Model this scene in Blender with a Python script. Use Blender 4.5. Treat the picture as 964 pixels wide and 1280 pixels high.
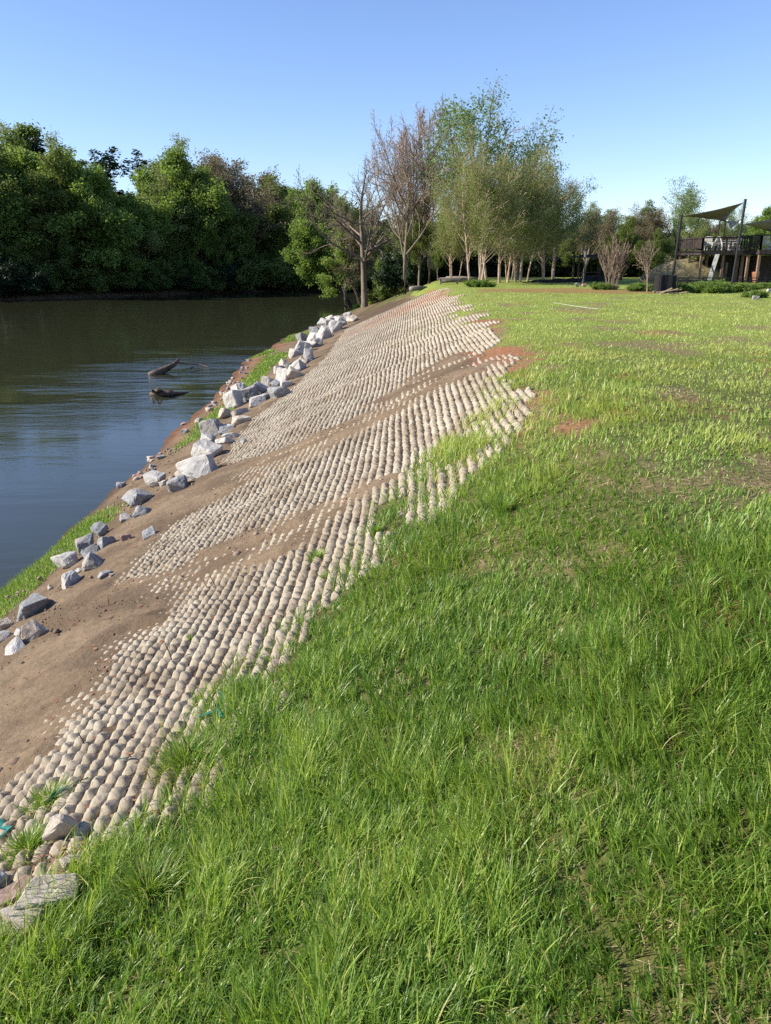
import bpy, math, random
import numpy as np
from mathutils import Vector, Matrix
for o in list(bpy.data.objects): bpy.data.objects.remove(o)
SC = bpy.context.scene
COL = SC.collection
R = math.radians
# ---------------------------------------------------------------- camera
F = 967.0; PITCH = R(18.0)
cam = bpy.data.cameras.new('camera'); cam_o = bpy.data.objects.new('camera', cam); COL.objects.link(cam_o)
cam.sensor_fit = 'VERTICAL'; cam.angle = 2*math.atan(640/F)
cam.clip_start = 0.05; cam.clip_end = 3000
cam_o.location = (0, 0, 0); cam_o.rotation_euler = (R(90)-PITCH, 0, 0)
SC.camera = cam_o
# ---------------------------------------------------------------- light
SUN_AZ = R(-96)      # from +Y towards +X
SUN_EL = R(31)
w = bpy.data.worlds.new('World'); SC.world = w; w.use_nodes = True
nt = w.node_tree; nt.nodes.clear()
sky = nt.nodes.new('ShaderNodeTexSky'); sky.sky_type = 'NISHITA'; sky.sun_disc = False
sky.sun_elevation = SUN_EL; sky.sun_rotation = SUN_AZ
sky.air_density = 1.0; sky.dust_density = 0.0; sky.ozone_density = 3.5; sky.altitude = 200
bg = nt.nodes.new('ShaderNodeBackground'); bg.inputs[1].default_value = 0.108
wo = nt.nodes.new('ShaderNodeOutputWorld')
tn = nt.nodes.new('ShaderNodeMix'); tn.data_type = 'RGBA'; tn.blend_type = 'MULTIPLY'; tn.inputs[0].default_value = 1; tn.inputs[7].default_value = (.95, .935, 1.08, 1)
nt.links.new(sky.outputs[0], tn.inputs[6]); nt.links.new(tn.outputs[2], bg.inputs[0]); nt.links.new(bg.outputs[0], wo.inputs[0])
sl = bpy.data.lights.new('sun', 'SUN'); sl.energy = 5.0; sl.angle = R(0.6); sl.color = (1.0, 0.915, 0.77)
so = bpy.data.objects.new('sun', sl); COL.objects.link(so)
sd = Vector((math.sin(SUN_AZ)*math.cos(SUN_EL), math.cos(SUN_AZ)*math.cos(SUN_EL), math.sin(SUN_EL)))
so.rotation_euler = sd.to_track_quat('Z', 'Y').to_euler(); so.location = (-30, 20, 40)
SC.view_settings.view_transform = 'Standard'; SC.view_settings.look = 'None'
SC.view_settings.exposure = 0.85; SC.view_settings.gamma = 1
SC.render.engine = 'CYCLES'
SC.cycles.max_bounces = 6; SC.cycles.diffuse_bounces = 3; SC.cycles.transmission_bounces = 3
SC.cycles.transparent_max_bounces = 4; SC.cycles.caustics_reflective = False; SC.cycles.caustics_refractive = False
SC.cycles.use_denoising = False
# ---------------------------------------------------------------- numpy helpers
rng = np.random.default_rng(7); random.seed(7)
def _hash(ix, iy, s):
    h = (ix.astype(np.int64)*374761393 + iy.astype(np.int64)*668265263 + s*1442695041) & 0xffffffff
    h = ((h ^ (h >> 13))*1274126177) & 0xffffffff
    h = h ^ (h >> 16)
    return (h & 0xffffff)/float(0xffffff)
def vnoise(x, y, s=0):
    x = np.asarray(x, float); y = np.asarray(y, float)
    ix = np.floor(x); iy = np.floor(y); fx = x-ix; fy = y-iy
    fx = fx*fx*(3-2*fx); fy = fy*fy*(3-2*fy)
    a = _hash(ix, iy, s); b = _hash(ix+1, iy, s); c = _hash(ix, iy+1, s); d = _hash(ix+1, iy+1, s)
    return (a*(1-fx)+b*fx)*(1-fy)+(c*(1-fx)+d*fx)*fy
def fbm(x, y, o=4, s=0):
    v = 0; a = .5; t = 0
    for k in range(o):
        v = v + a*vnoise(x*2**k, y*2**k, s+k*17); t += a; a *= .5
    return v/t*2-1
def sstep(a, b, x):
    t = np.clip((x-a)/(b-a), 0, 1); return t*t*(3-2*t)
def poly_sd(px, py, poly):      # signed distance, positive inside
    px = np.asarray(px, float); py = np.asarray(py, float)
    d = np.full(px.shape, 1e9); ins = np.zeros(px.shape, bool); n = len(poly)
    for i in range(n):
        ax, ay = poly[i]; bx, by = poly[(i+1) % n]
        ex, ey = bx-ax, by-ay
        t = np.clip(((px-ax)*ex+(py-ay)*ey)/(ex*ex+ey*ey+1e-12), 0, 1)
        d = np.minimum(d, np.hypot(px-ax-t*ex, py-ay-t*ey))
        if ey != 0:
            c = ((ay > py) != (by > py)) & (px < ex*(py-ay)/ey+ax); ins ^= c
    return np.where(ins, d, -d)
# ---------------------------------------------------------------- terrain
WATER = -5.5
SLOPE = .43
FAR = [(-420, -60), (-150, 40), (-100, 84), (-56, 117), (-34, 140), (-16, 158), (6, 172), (40, 185), (300, 330), (300, 900), (-900, 900), (-900, -60)]
def xcrest(y): return 1.95+.03*np.minimum(y, 60)+.10*np.maximum(y-60, 0)*.8
def drop(x, y):
    u = (xcrest(y)-x)/.45
    D = SLOPE*.45*np.where(u > 20, u, np.log1p(np.exp(np.minimum(u, 20))))
    g = np.interp(y, [0, 13, 25, 45, 83, 120], [1.1, 1.0, .78, .5, .6, .8])
    return np.where(D > 2.9, 2.9+(D-2.9)*g, D)
def T(x, y):
    x = np.asarray(x, float); y = np.asarray(y, float)
    D = drop(x, y)
    z = -1.6-D
    k = sstep(.1, .8, D)*(1-sstep(5, 6, D))
    near = 1/(1+np.maximum(y-60, 0)*.05)
    z = z+near*(k*.10*fbm(x*.45+3, y*.35, 3, 5)+.035*fbm(x*.9, y*.9, 3, 9))
    z = np.maximum(z, -8.5)
    fd = poly_sd(x, y, FAR)
    zf = np.where(fd > -6, -5.75+.9*np.clip(fd, -4, 1.2)+.10*np.clip(fd-1.2, 0, 70)+.35*fbm(x*.15, y*.15, 3, 3), -9)
    return np.maximum(z, zf)
def ray(px, py):
    u = np.asarray(px, float)-482; v = np.asarray(py, float)-640
    return u, F*math.cos(PITCH)-v*math.sin(PITCH), -(F*math.sin(PITCH)+v*math.cos(PITCH))
def hit(px, py, zf=None, lo=1.0, hi=400):
    dx, dy, dz = ray(float(px), float(py))
    ys = np.geomspace(lo, hi, 1500); t = ys/dy
    g = T(dx*t, ys) if zf is None else np.full(ys.shape, zf)
    b = np.nonzero(dz*t < g)[0]
    if len(b) == 0: i = len(ys)-1
    else: i = b[0]
    if i > 0:
        a0 = dz*t[i-1]-g[i-1]; a1 = dz*t[i]-g[i]; f = a0/(a0-a1+1e-9); f = min(max(f, 0), 1)
        tt = t[i-1]+(t[i]-t[i-1])*f
    else: tt = t[0]
    return Vector((dx*tt, dy*tt, dz*tt))
def at(px, py, Y):          # world point at depth Y seen at the given place
    dx, dy, dz = ray(float(px), float(py)); t = Y/dy
    return Vector((dx*t, Y, dz*t))
def T1(x, y): return float(T(np.array([x]), np.array([y]))[0])
def wpoly(pts): return [tuple(hit(*p)[:2]) for p in pts]
# grass edge (everything right of it)
GRASS = wpoly([(0, 1185), (110, 1110), (190, 1075), (235, 1040), (300, 1010), (322, 900), (345, 820), (400, 765), (470, 690), (512, 600), (560, 560), (608, 540),
               (636, 515), (622, 480), (606, 430), (580, 400), (562, 380), (552, 366)])
y_end = GRASS[-1][1]
GRASS = [(-2.2, -3), (-2.0, 1.0)] + GRASS + [(3.0, y_end+4), (1.0, 60), (1, 70), (400, 70), (400, -3)]
THIN = [wpoly(p) for p in ([(235, 1045), (262, 1010), (310, 960), (345, 850), (372, 860), (350, 1000), (320, 1110), (255, 1120)], [(505, 640), (515, 580), (590, 500), (640, 478), (668, 520), (640, 560), (600, 590), (545, 670)])]
PATCH = wpoly([(492, 428), (530, 402), (560, 386), (576, 396), (545, 410), (505, 434)])
MUDS = [wpoly([(-60, 1030), (30, 975), (80, 940), (140, 880), (205, 785), (250, 738), (344, 703), (400, 672), (419, 655), (470, 626), (530, 584), (505, 588), (457, 600), (420, 624),
               (365, 639), (303, 668), (222, 700), (150, 730), (190, 690), (225, 655), (259, 637), (369, 585), (420, 560), (500, 520), (560, 485), (660, 452), (668, 436), (560, 452), (500, 486), (460, 512), (400, 543), (300, 580), (268, 583), (285, 560), (200, 600), (60, 735), (-20, 800)]),
        wpoly([(500, 520), (560, 470), (600, 440), (590, 436), (545, 452), (470, 500), (430, 515)]),
        wpoly([(400, 666), (445, 650), (500, 630), (500, 624), (440, 640), (400, 655)])]
CLAYS = [wpoly(p) for p in ([(596, 436), (640, 430), (672, 440), (655, 462), (610, 462), (590, 452)],
                            [(640, 532), (672, 528), (668, 560), (648, 562)], [(684, 522), (716, 528), (716, 546), (690, 548)],
                            [(532, 364), (556, 362), (570, 382), (545, 398), (530, 384)], [(655, 492), (680, 490), (680, 505), (660, 508)],
                            [(585, 400), (615, 400), (622, 415), (600, 420)])]
DIRT = wpoly([(600, 361), (700, 360), (835, 363), (835, 368), (700, 366.5), (600, 365)])
STRAWS = [wpoly(p) for p in ([(690, 700), (760, 700), (790, 760), (740, 800), (700, 760)], [(625, 700), (690, 690), (700, 720), (640, 722)],
                             [(730, 570), (860, 560), (880, 610), (760, 620)], [(600, 930), (660, 940), (640, 990), (590, 970)])]
def mud_sd(x, y):
    d = np.full(np.shape(x), -1e9)
    for p in MUDS: d = np.maximum(d, poly_sd(x, y, p))
    # everything below the toe of the mats
    return d
ROCKLINE = [tuple(hit(*p)[:2]) for p in [(10, 840), (60, 775), (110, 715), (175, 650), (240, 612), (275, 560), (310, 525), (345, 498), (395, 455), (425, 415), (450, 396)]]
_ry = [p[1] for p in ROCKLINE]; _rx = [p[0] for p in ROCKLINE]
o_ = np.argsort(_ry); _ry = np.array(_ry)[o_]; _rx = np.array(_rx)[o_]
def rockx(y): return np.interp(y, _ry, _rx)
def grass_m(x, y):
    s = poly_sd(x, y, GRASS)
    for q_ in THIN: s = s+(np.minimum(s, -.06)-s)*sstep(-.1, .15, poly_sd(x, y, q_)+.12*fbm(x*3, y*3, 2, 45))
    sc = .19+.015*np.asarray(y)
    return s+sc*2.2*fbm(x*1.3, y*.9, 3, 77)
def bare_m(x, y):
    b = sstep(.05, .45, fbm(x*1.1+9, y*.7, 4, 31))*(.25+.55*sstep(2.0, 5, np.asarray(y)))
    for p in CLAYS: b = np.maximum(b, sstep(-.25, .3, poly_sd(x, y, p)+.6*fbm(x*2.2, y*1.8, 4, 12)+.04))
    for p in STRAWS: b = np.maximum(b, .55*sstep(-.3, .6, poly_sd(x, y, p)+1.3*fbm(x*2.9, y*2.2, 4, 13)))
    b = np.maximum(b, sstep(-.4, .4, poly_sd(x, y, DIRT)+.8*fbm(x*.6, y*.6, 3, 12)))
    return b
def mud_d(x, y):
    """depth of washed soil lying on the blocks"""
    s = mud_sd(x, y)
    low = rockx(y)+.35-x
    s = np.maximum(s, low)
    n_ = fbm(x*1.1, y*1.1, 4, 55)
    band = 1-sstep(.2, 1.6, rockx(y)+2.2-x)*(1-.0*y)
    d = (.085-.052*band*sstep(-.45, .15, fbm(x*1.5+5, y*2.6, 3, 58)))*sstep(-.22+.2*band, .30+.1*band, s+(.18+.3*band)*n_)
    # downslope drifts
    d = d+.03*sstep(.1, .8, fbm(x*.5+y*.25, y*1.2, 4, 66))*sstep(1.6, 3.0, drop(x, y))
    return d
# ---------------------------------------------------------------- object helpers
def link(o): COL.objects.link(o); return o
def npmesh(name, V, Fq, mat=None, attrs=None, smooth=False):
    V = np.asarray(V, np.float32); Fq = np.asarray(Fq, np.int32)
    me = bpy.data.meshes.new(name); k = Fq.shape[1]; n = len(Fq)
    me.vertices.add(len(V)); me.vertices.foreach_set('co', V.ravel())
    me.loops.add(n*k); me.loops.foreach_set('vertex_index', Fq.ravel())
    me.polygons.add(n); me.polygons.foreach_set('loop_start', np.arange(0, n*k, k, dtype=np.int32))
    me.polygons.foreach_set('loop_total', np.full(n, k, np.int32))
    if smooth: me.polygons.foreach_set('use_smooth', np.ones(n, bool))
    for a, v in (attrs or {}).items():
        at_ = me.attributes.new(a, 'FLOAT', 'POINT'); at_.data.foreach_set('value', np.asarray(v, np.float32))
    me.update(calc_edges=True)
    if mat: me.materials.append(mat)
    return me
class MB:
    def __init__(s): s.v = []; s.f = []; s.t = []
    def add(s, vs, fs, tint=0.5):
        b = len(s.v); s.v += [tuple(v) for v in vs]; s.f += [tuple(b+i for i in f) for f in fs]; s.t += [tint]*len(vs)
    def box(s, c, size, M=None, tint=.5):
        hx, hy, hz = [k/2 for k in size]; vs = []
        for z in (-hz, hz):
            for x, y in ((-hx, -hy), (hx, -hy), (hx, hy), (-hx, hy)):
                p = Vector((x, y, z)); p = (M @ p) if M else p; vs.append(p+Vector(c))
        s.add(vs, [(3, 2, 1, 0), (4, 5, 6, 7), (0, 1, 5, 4), (1, 2, 6, 5), (2, 3, 7, 6), (3, 0, 4, 7)], tint)
    def bar(s, a, b, wd, th=None, tint=.5):
        a = Vector(a); b = Vector(b); d = b-a; th = th or wd
        M = d.to_track_quat('Z', 'Y').to_matrix(); s.box((a+b)/2, (wd, th, d.length), M, tint)
    def tube(s, pts, rad, n=6, tint=.5, cap=True):
        pts = [Vector(p) for p in pts]; rings = []
        for i, p in enumerate(pts):
            d = (pts[min(i+1, len(pts)-1)]-pts[max(i-1, 0)]).normalized()
            M = d.to_track_quat('Z', 'Y').to_matrix(); r = rad[i] if hasattr(rad, '__len__') else rad
            rings.append([p+M @ Vector((r*math.cos(2*math.pi*k/n), r*math.sin(2*math.pi*k/n), 0)) for k in range(n)])
        vs = [v for rg in rings for v in rg]; fs = []
        for i in range(len(pts)-1):
            for k in range(n): fs.append((i*n+k, i*n+(k+1) % n, (i+1)*n+(k+1) % n, (i+1)*n+k))
        if cap: fs.append(tuple(range(n-1, -1, -1))); fs.append(tuple((len(pts)-1)*n+k for k in range(n)))
        s.add(vs, fs, tint)
    def mesh(s, name, mat, smooth=False):
        me = bpy.data.meshes.new(name); me.from_pydata(s.v, [], s.f)
        a = me.attributes.new('tint', 'FLOAT', 'POINT'); a.data.foreach_set('value', np.array(s.t, np.float32))
        if smooth: me.polygons.foreach_set('use_smooth', np.ones(len(me.polygons), bool))
        me.materials.append(mat); me.update(); return me
    def build(s, name, mat, parent=None, smooth=False, **kw):
        o = link(bpy.data.objects.new(name, s.mesh(name, mat, smooth)))
        if parent: o.parent = parent
        tag(o, **kw); return o
def tag(o, label=None, cat=None, group=None, kind=None):
    if label: o['label'] = label
    if cat: o['category'] = cat
    if group: o['group'] = group
    if kind: o['kind'] = kind
    return o
def empty(name, loc, rz=0, **kw):
    o = link(bpy.data.objects.new(name, None)); o.location = loc; o.rotation_euler = (0, 0, rz); o.empty_display_size = .2
    return tag(o, **kw)
def child(name, me, parent):
    o = link(bpy.data.objects.new(name, me)); o.parent = parent; return o
ORD = ['first', 'second', 'third', 'fourth', 'fifth', 'sixth', 'seventh', 'eighth', 'ninth', 'tenth', 'eleventh', 'twelfth', 'thirteenth', 'fourteenth', 'fifteenth', 'sixteenth', 'seventeenth', 'eighteenth', 'nineteenth']
TENS = {2: 'twent', 3: 'thirt', 4: 'fort', 5: 'fift', 6: 'sixt', 7: 'sevent', 8: 'eight', 9: 'ninet'}
def ordinal(i):   # i from 0
    n = i+1
    if n < 20: return ORD[n-1]
    return TENS[n//10]+('ieth' if n % 10 == 0 else 'y-'+ORD[n % 10-1])
# ---------------------------------------------------------------- materials
def mat_new(name):
    m = bpy.data.materials.new(name); m.use_nodes = True; n = m.node_tree; n.nodes.clear()
    out = n.nodes.new('ShaderNodeOutputMaterial'); b = n.nodes.new('ShaderNodeBsdfPrincipled')
    n.links.new(b.outputs[0], out.inputs[0]); return m, n, b, out
def N(n, t, **kw):
    o = n.nodes.new(t)
    for k, v in kw.items():
        if isinstance(k, str) and hasattr(o, k): setattr(o, k, v)
    return o
def ramp(n, fac, stops):
    r = n.nodes.new('ShaderNodeValToRGB'); e = r.color_ramp.elements
    while len(e) < len(stops): e.new(.5)
    for i, (p, c) in enumerate(stops): e[i].position = p; e[i].color = (*c, 1)
    n.links.new(fac, r.inputs[0]); return r.outputs[0]
def noise(n, scale, detail=5, rough=.6, coord=None, stretch=None):
    t = n.nodes.new('ShaderNodeTexNoise'); t.inputs['Scale'].default_value = scale; t.inputs['Detail'].default_value = detail; t.inputs['Roughness'].default_value = rough
    if coord is not None:
        if stretch:
            mp = n.nodes.new('ShaderNodeMapping'); mp.inputs['Scale'].default_value = stretch; n.links.new(coord, mp.inputs[0]); coord = mp.outputs[0]
        n.links.new(coord, t.inputs['Vector'])
    return t.outputs[0]
def mix(n, f, a, b, mode='MIX'):
    m = n.nodes.new('ShaderNodeMix'); m.data_type = 'RGBA'; m.blend_type = mode
    for s, v in ((m.inputs[0], f), (m.inputs[6], a), (m.inputs[7], b)):
        if isinstance(v, (int, float)): s.default_value = v
        elif isinstance(v, tuple): s.default_value = (*v, 1)
        else: n.links.new(v, s)
    return m.outputs[2]
def bump(n, b, h, strength, dist):
    u = n.nodes.new('ShaderNodeBump'); u.inputs['Strength'].default_value = strength; u.inputs['Distance'].default_value = dist
    n.links.new(h, u.inputs['Height']); n.links.new(u.outputs[0], b.inputs['Normal']); return u
def attr(n, name):
    a = n.nodes.new('ShaderNodeAttribute'); a.attribute_name = name; return a.outputs['Fac']
def simple(name, c1, c2=None, scale=8, rough=.85, bmp=.2, dist=.01, stretch=None, metal=0, coord='Object', spec=.3):
    m, n, b, o = mat_new(name); tc = n.nodes.new('ShaderNodeTexCoord').outputs[coord]
    c2 = c2 or tuple(k*.7 for k in c1)
    f = noise(n, scale, 6, .65, tc, stretch)
    n.links.new(ramp(n, f, [(.35, c2), (.65, c1)]), b.inputs['Base Color'])
    b.inputs['Roughness'].default_value = rough; b.inputs['Metallic'].default_value = metal; b.inputs['Specular IOR Level'].default_value = spec
    if bmp: bump(n, b, f, bmp, dist)
    return m
def leafmat(name, stops, trans=.35, rough=.55, spec=.25):
    m, n, b, out = mat_new(name)
    c = ramp(n, attr(n, 'tint'), stops)
    n.links.new(c, b.inputs['Base Color']); b.inputs['Roughness'].default_value = rough; b.inputs['Specular IOR Level'].default_value = spec
    tr = n.nodes.new('ShaderNodeBsdfTranslucent'); hs = n.nodes.new('ShaderNodeHueSaturation'); hs.inputs['Saturation'].default_value = 1.1; hs.inputs['Value'].default_value = 1.5
    hs.inputs['Hue'].default_value = .485
    n.links.new(c, hs.inputs['Color']); n.links.new(hs.outputs[0], tr.inputs[0])
    ms = n.nodes.new('ShaderNodeMixShader'); ms.inputs[0].default_value = trans
    n.links.new(b.outputs[0], ms.inputs[1]); n.links.new(tr.outputs[0], ms.inputs[2]); n.links.new(ms.outputs[0], out.inputs[0])
    return m
# ground
def ground_mat():
    m, n, b, out = mat_new('soil_and_turf'); P = n.nodes.new('ShaderNodeNewGeometry').outputs['Position']
    n1 = noise(n, .9, 8, .65, P); n2 = noise(n, 14, 8, .7, P); n3 = noise(n, 3.2, 6, .6, P)
    mud = mix(n, .45, ramp(n, n1, [(.3, (.13, .09, .056)), (.5, (.19, .138, .088)), (.7, (.255, .19, .127))]), ramp(n, n2, [(.3, (.085, .06, .038)), (.6, (.26, .19, .125))]))
    mud = mix(n, ramp(n, noise(n, .55, 6, .65, P, (1, 1.6, 1)), [(.42, (0, 0, 0)), (.58, (.7, .7, .7))]), mud, (.095, .066, .043))
    damp = mix(n, attr(n, 'damp'), mud, (.075, .05, .032))
    clay = ramp(n, n2, [(.3, (.17, .06, .03)), (.5, (.30, .115, .058)), (.75, (.38, .2, .12))])
    straw = ramp(n, noise(n, 30, 6, .7, P, (1, .3, 1)), [(.3, (.08, .055, .03)), (.5, (.2, .14, .075)), (.72, (.38, .29, .17))])
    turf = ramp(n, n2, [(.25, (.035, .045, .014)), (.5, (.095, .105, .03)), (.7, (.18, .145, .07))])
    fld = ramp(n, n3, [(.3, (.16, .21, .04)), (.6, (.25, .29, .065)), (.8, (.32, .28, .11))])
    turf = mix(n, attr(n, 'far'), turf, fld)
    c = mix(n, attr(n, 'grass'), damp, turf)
    c = mix(n, attr(n, 'straw'), c, straw)
    cf = n.nodes.new('ShaderNodeMath'); cf.operation = 'MULTIPLY'; n.links.new(attr(n, 'clay'), cf.inputs[0]); n.links.new(ramp(n, n3, [(.35, (.25, .25, .25)), (.6, (1, 1, 1))]), cf.inputs[1]); c = mix(n, cf.outputs[0], c, clay)
    n.links.new(c, b.inputs['Base Color']); b.inputs['Roughness'].default_value = .95; b.inputs['Specular IOR Level'].default_value = .15
    add = n.nodes.new('ShaderNodeMath'); add.operation = 'ADD'; n.links.new(n2, add.inputs[0])
    v = n.nodes.new('ShaderNodeTexVoronoi'); v.inputs['Scale'].default_value = 26; n.links.new(P, v.inputs['Vector']); n.links.new(noise(n, 6, 5, .7, P), add.inputs[1])
    bump(n, b, add.outputs[0], .7, .05)
    return m
M_ground = ground_mat()
def water_mat():
    m, n, b, out = mat_new('river_water'); P = n.nodes.new('ShaderNodeNewGeometry').outputs['Position']
    b.inputs['Base Color'].default_value = (.034, .037, .020, 1); b.inputs['Roughness'].default_value = .06; b.inputs['IOR'].default_value = 1.333
    b.inputs['Specular IOR Level'].default_value = .5
    a = noise(n, .55, 5, .55, P, (.55, 1.6, 1)); c = noise(n, 3.2, 4, .6, P, (.7, 1.7, 1)); l = noise(n, .12, 3, .5, P, (1, 2.4, 1))
    # rougher riffle around the snags
    mp = n.nodes.new('ShaderNodeVectorMath'); mp.operation = 'SUBTRACT'; mp.inputs[1].default_value = (-11, 40, WATER); n.links.new(P, mp.inputs[0])
    ms = n.nodes.new('ShaderNodeVectorMath'); ms.operation = 'MULTIPLY'; ms.inputs[1].default_value = (.16, .085, 0); n.links.new(mp.outputs[0], ms.inputs[0])
    ln = n.nodes.new('ShaderNodeVectorMath'); ln.operation = 'LENGTH'; n.links.new(ms.outputs[0], ln.inputs[0])
    mr = n.nodes.new('ShaderNodeMapRange'); mr.inputs[1].default_value = 1.3; mr.inputs[2].default_value = .3; mr.inputs[3].default_value = .28; mr.inputs[4].default_value = 1.8
    n.links.new(ln.outputs['Value'], mr.inputs[0])
    patch = n.nodes.new('ShaderNodeMapRange'); patch.inputs[1].default_value = .4; patch.inputs[2].default_value = .62; patch.inputs[3].default_value = .25; patch.inputs[4].default_value = 1.4
    n.links.new(l, patch.inputs[0])
    s1 = n.nodes.new('ShaderNodeMath'); s1.operation = 'MULTIPLY'; n.links.new(mr.outputs[0], s1.inputs[0]); n.links.new(patch.outputs[0], s1.inputs[1])
    h = n.nodes.new('ShaderNodeMath'); h.operation = 'MULTIPLY_ADD'; n.links.new(c, h.inputs[0]); h.inputs[1].default_value = .35; n.links.new(a, h.inputs[2])
    h2 = n.nodes.new('ShaderNodeMath'); h2.operation = 'MULTIPLY'; n.links.new(h.outputs[0], h2.inputs[0]); n.links.new(s1.outputs[0], h2.inputs[1])
    bump(n, b, h2.outputs[0], .42, .085)
    return m
M_water = water_mat()
def concrete_mat():
    m, n, b, out = mat_new('mat_concrete'); P = n.nodes.new('ShaderNodeNewGeometry').outputs['Position']
    f = noise(n, 30, 8, .7, P); g = noise(n, 1.6, 5, .6, P); k = noise(n, 120, 4, .7, P)
    c = ramp(n, f, [(.25, (.25, .215, .16)), (.5, (.395, .345, .265)), (.75, (.48, .43, .34))])
    c = mix(n, ramp(n, g, [(.42, (0, 0, 0)), (.62, (.75, .75, .75))]), c, (.23, .18, .125))
    c = mix(n, ramp(n, k, [(.6, (0, 0, 0)), (.72, (.8, .8, .8))]), c, (.17, .14, .11))
    # red clay wash near the far crest
    d = n.nodes.new('ShaderNodeVectorMath'); d.operation = 'DISTANCE'; d.inputs[1].default_value = (2.2, 44, -1.9); n.links.new(P, d.inputs[0])
    mr = n.nodes.new('ShaderNodeMapRange'); mr.inputs[1].default_value = 7; mr.inputs[2].default_value = 1; mr.inputs[3].default_value = 0; mr.inputs[4].default_value = .7
    n.links.new(d.outputs['Value'], mr.inputs[0]); c = mix(n, mr.outputs[0], c, (.33, .19, .125))
    n.links.new(c, b.inputs['Base Color']); b.inputs['Roughness'].default_value = .92; b.inputs['Specular IOR Level'].default_value = .2
    bump(n, b, f, .8, .008)
    return m
M_conc = concrete_mat()
def rock_mat(name, cols, stain=(.33, .22, .13)):
    m, n, b, out = mat_new(name); tc = n.nodes.new('ShaderNodeTexCoord').outputs['Object']
    oi = n.nodes.new('ShaderNodeObjectInfo'); ad = n.nodes.new('ShaderNodeVectorMath'); ad.operation = 'ADD'; n.links.new(tc, ad.inputs[0]); n.links.new(oi.outputs['Location'], ad.inputs[1]); tc = ad.outputs[0]
    f = noise(n, 5, 8, .7, tc, (1, 1, 2.2)); g = noise(n, 25, 6, .7, tc); s = noise(n, 2.5, 3, .6, tc)
    c = ramp(n, f, [(.28, cols[0]), (.48, cols[1]), (.72, cols[2])])
    c = mix(n, ramp(n, s, [(.5, (0, 0, 0)), (.68, (.6, .6, .6))]), c, stain)
    c = mix(n, .25, c, ramp(n, g, [(.3, (.1, .1, .1)), (.7, (.7, .7, .68))]))
    n.links.new(c, b.inputs['Base Color']); b.inputs['Roughness'].default_value = .85
    bump(n, b, g, .6, .02)
    return m
M_rw = rock_mat('pale_riprap', [(.22, .21, .195), (.40, .38, .35), (.53, .505, .47)], (.42, .34, .24))
M_rg = rock_mat('grey_riprap', [(.05, .055, .06), (.15, .158, .165), (.36, .365, .37)])
M_rt = rock_mat('tan_riprap', [(.25, .2, .14), (.42, .34, .25), (.55, .47, .37)])
M_rr = rock_mat('rust_riprap', [(.12, .05, .03), (.24, .1, .06), (.32, .17, .1)])
GREENS = [(0, (.05, .115, .018)), (.35, (.12, .225, .035)), (.65, (.25, .37, .065)), (.85, (.40, .46, .11)), (1, (.52, .45, .24))]
M_grass = leafmat('grass_blades', GREENS, .42, .4, .4)
M_dry = leafmat('dry_straw', [(0, (.16, .11, .055)), (.5, (.38, .28, .15)), (1, (.55, .45, .28))], .1)
M_bark = simple('grey_bark', (.25, .205, .155), (.10, .08, .06), 6, .95, .5, .03, (1, 1, .25))
M_bark_d = simple('dark_bark', (.085, .065, .05), (.03, .024, .018), 6, .95, .5, .03, (1, 1, .25))
M_birch = simple('peeling_birch_bark', (.55, .42, .32), (.22, .13, .085), 5, .85, .4, .02, (1, 1, .35))
M_twig = simple('pale_twigs', (.30, .235, .17), (.16, .115, .08), 5, .95, .2, .02)
L = {}
L['bright'] = leafmat('spring_leaves', [(0, (.09, .15, .032)), (.5, (.155, .24, .05)), (1, (.25, .34, .085))], .45)
L['mid'] = leafmat('mid_green_leaves', [(0, (.06, .10, .025)), (.5, (.11, .165, .04)), (1, (.17, .23, .065))], .45)
L['olive'] = leafmat('olive_leaves', [(0, (0.074, 0.108, 0.024)), (0.5, (0.128, 0.182, 0.041)), (1, (0.203, 0.243, 0.068))])
L['pale'] = leafmat('pale_budding_leaves', [(0, (0.144, 0.192, 0.054)), (0.5, (0.204, 0.264, 0.084)), (1, (0.312, 0.324, 0.144))])
L['birch'] = leafmat('birch_leaves', [(0, (.13, .17, .05)), (.5, (.19, .24, .075)), (1, (.26, .30, .11))], .5)
L['pine'] = leafmat('pine_needles', [(0, (.010, .022, .009)), (.5, (.018, .038, .014)), (1, (.03, .055, .02))], .1)
L['brown'] = leafmat('brown_buds', [(0, (.12, .10, .06)), (.5, (.18, .155, .09)), (1, (.25, .23, .12))]) if 1 else leafmat('x', [(0, (0.138, 0.094, 0.056)), (0.5, (0.213, 0.15, 0.094)), (1, (0.275, 0.237, 0.125))])
L['pink'] = leafmat('pink_buds', [(0, (.30, .22, .18)), (.5, (.40, .31, .25)), (1, (.48, .40, .32))]) if 1 else leafmat('x', [(0, (0.322, 0.196, 0.149)), (0.5, (0.437, 0.287, 0.23)), (1, (0.529, 0.391, 0.31))])
L['cool'] = leafmat('cool_green_leaves', [(0, (.10, .17, .05)), (.5, (.155, .235, .075)), (1, (.22, .30, .11))])
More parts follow.
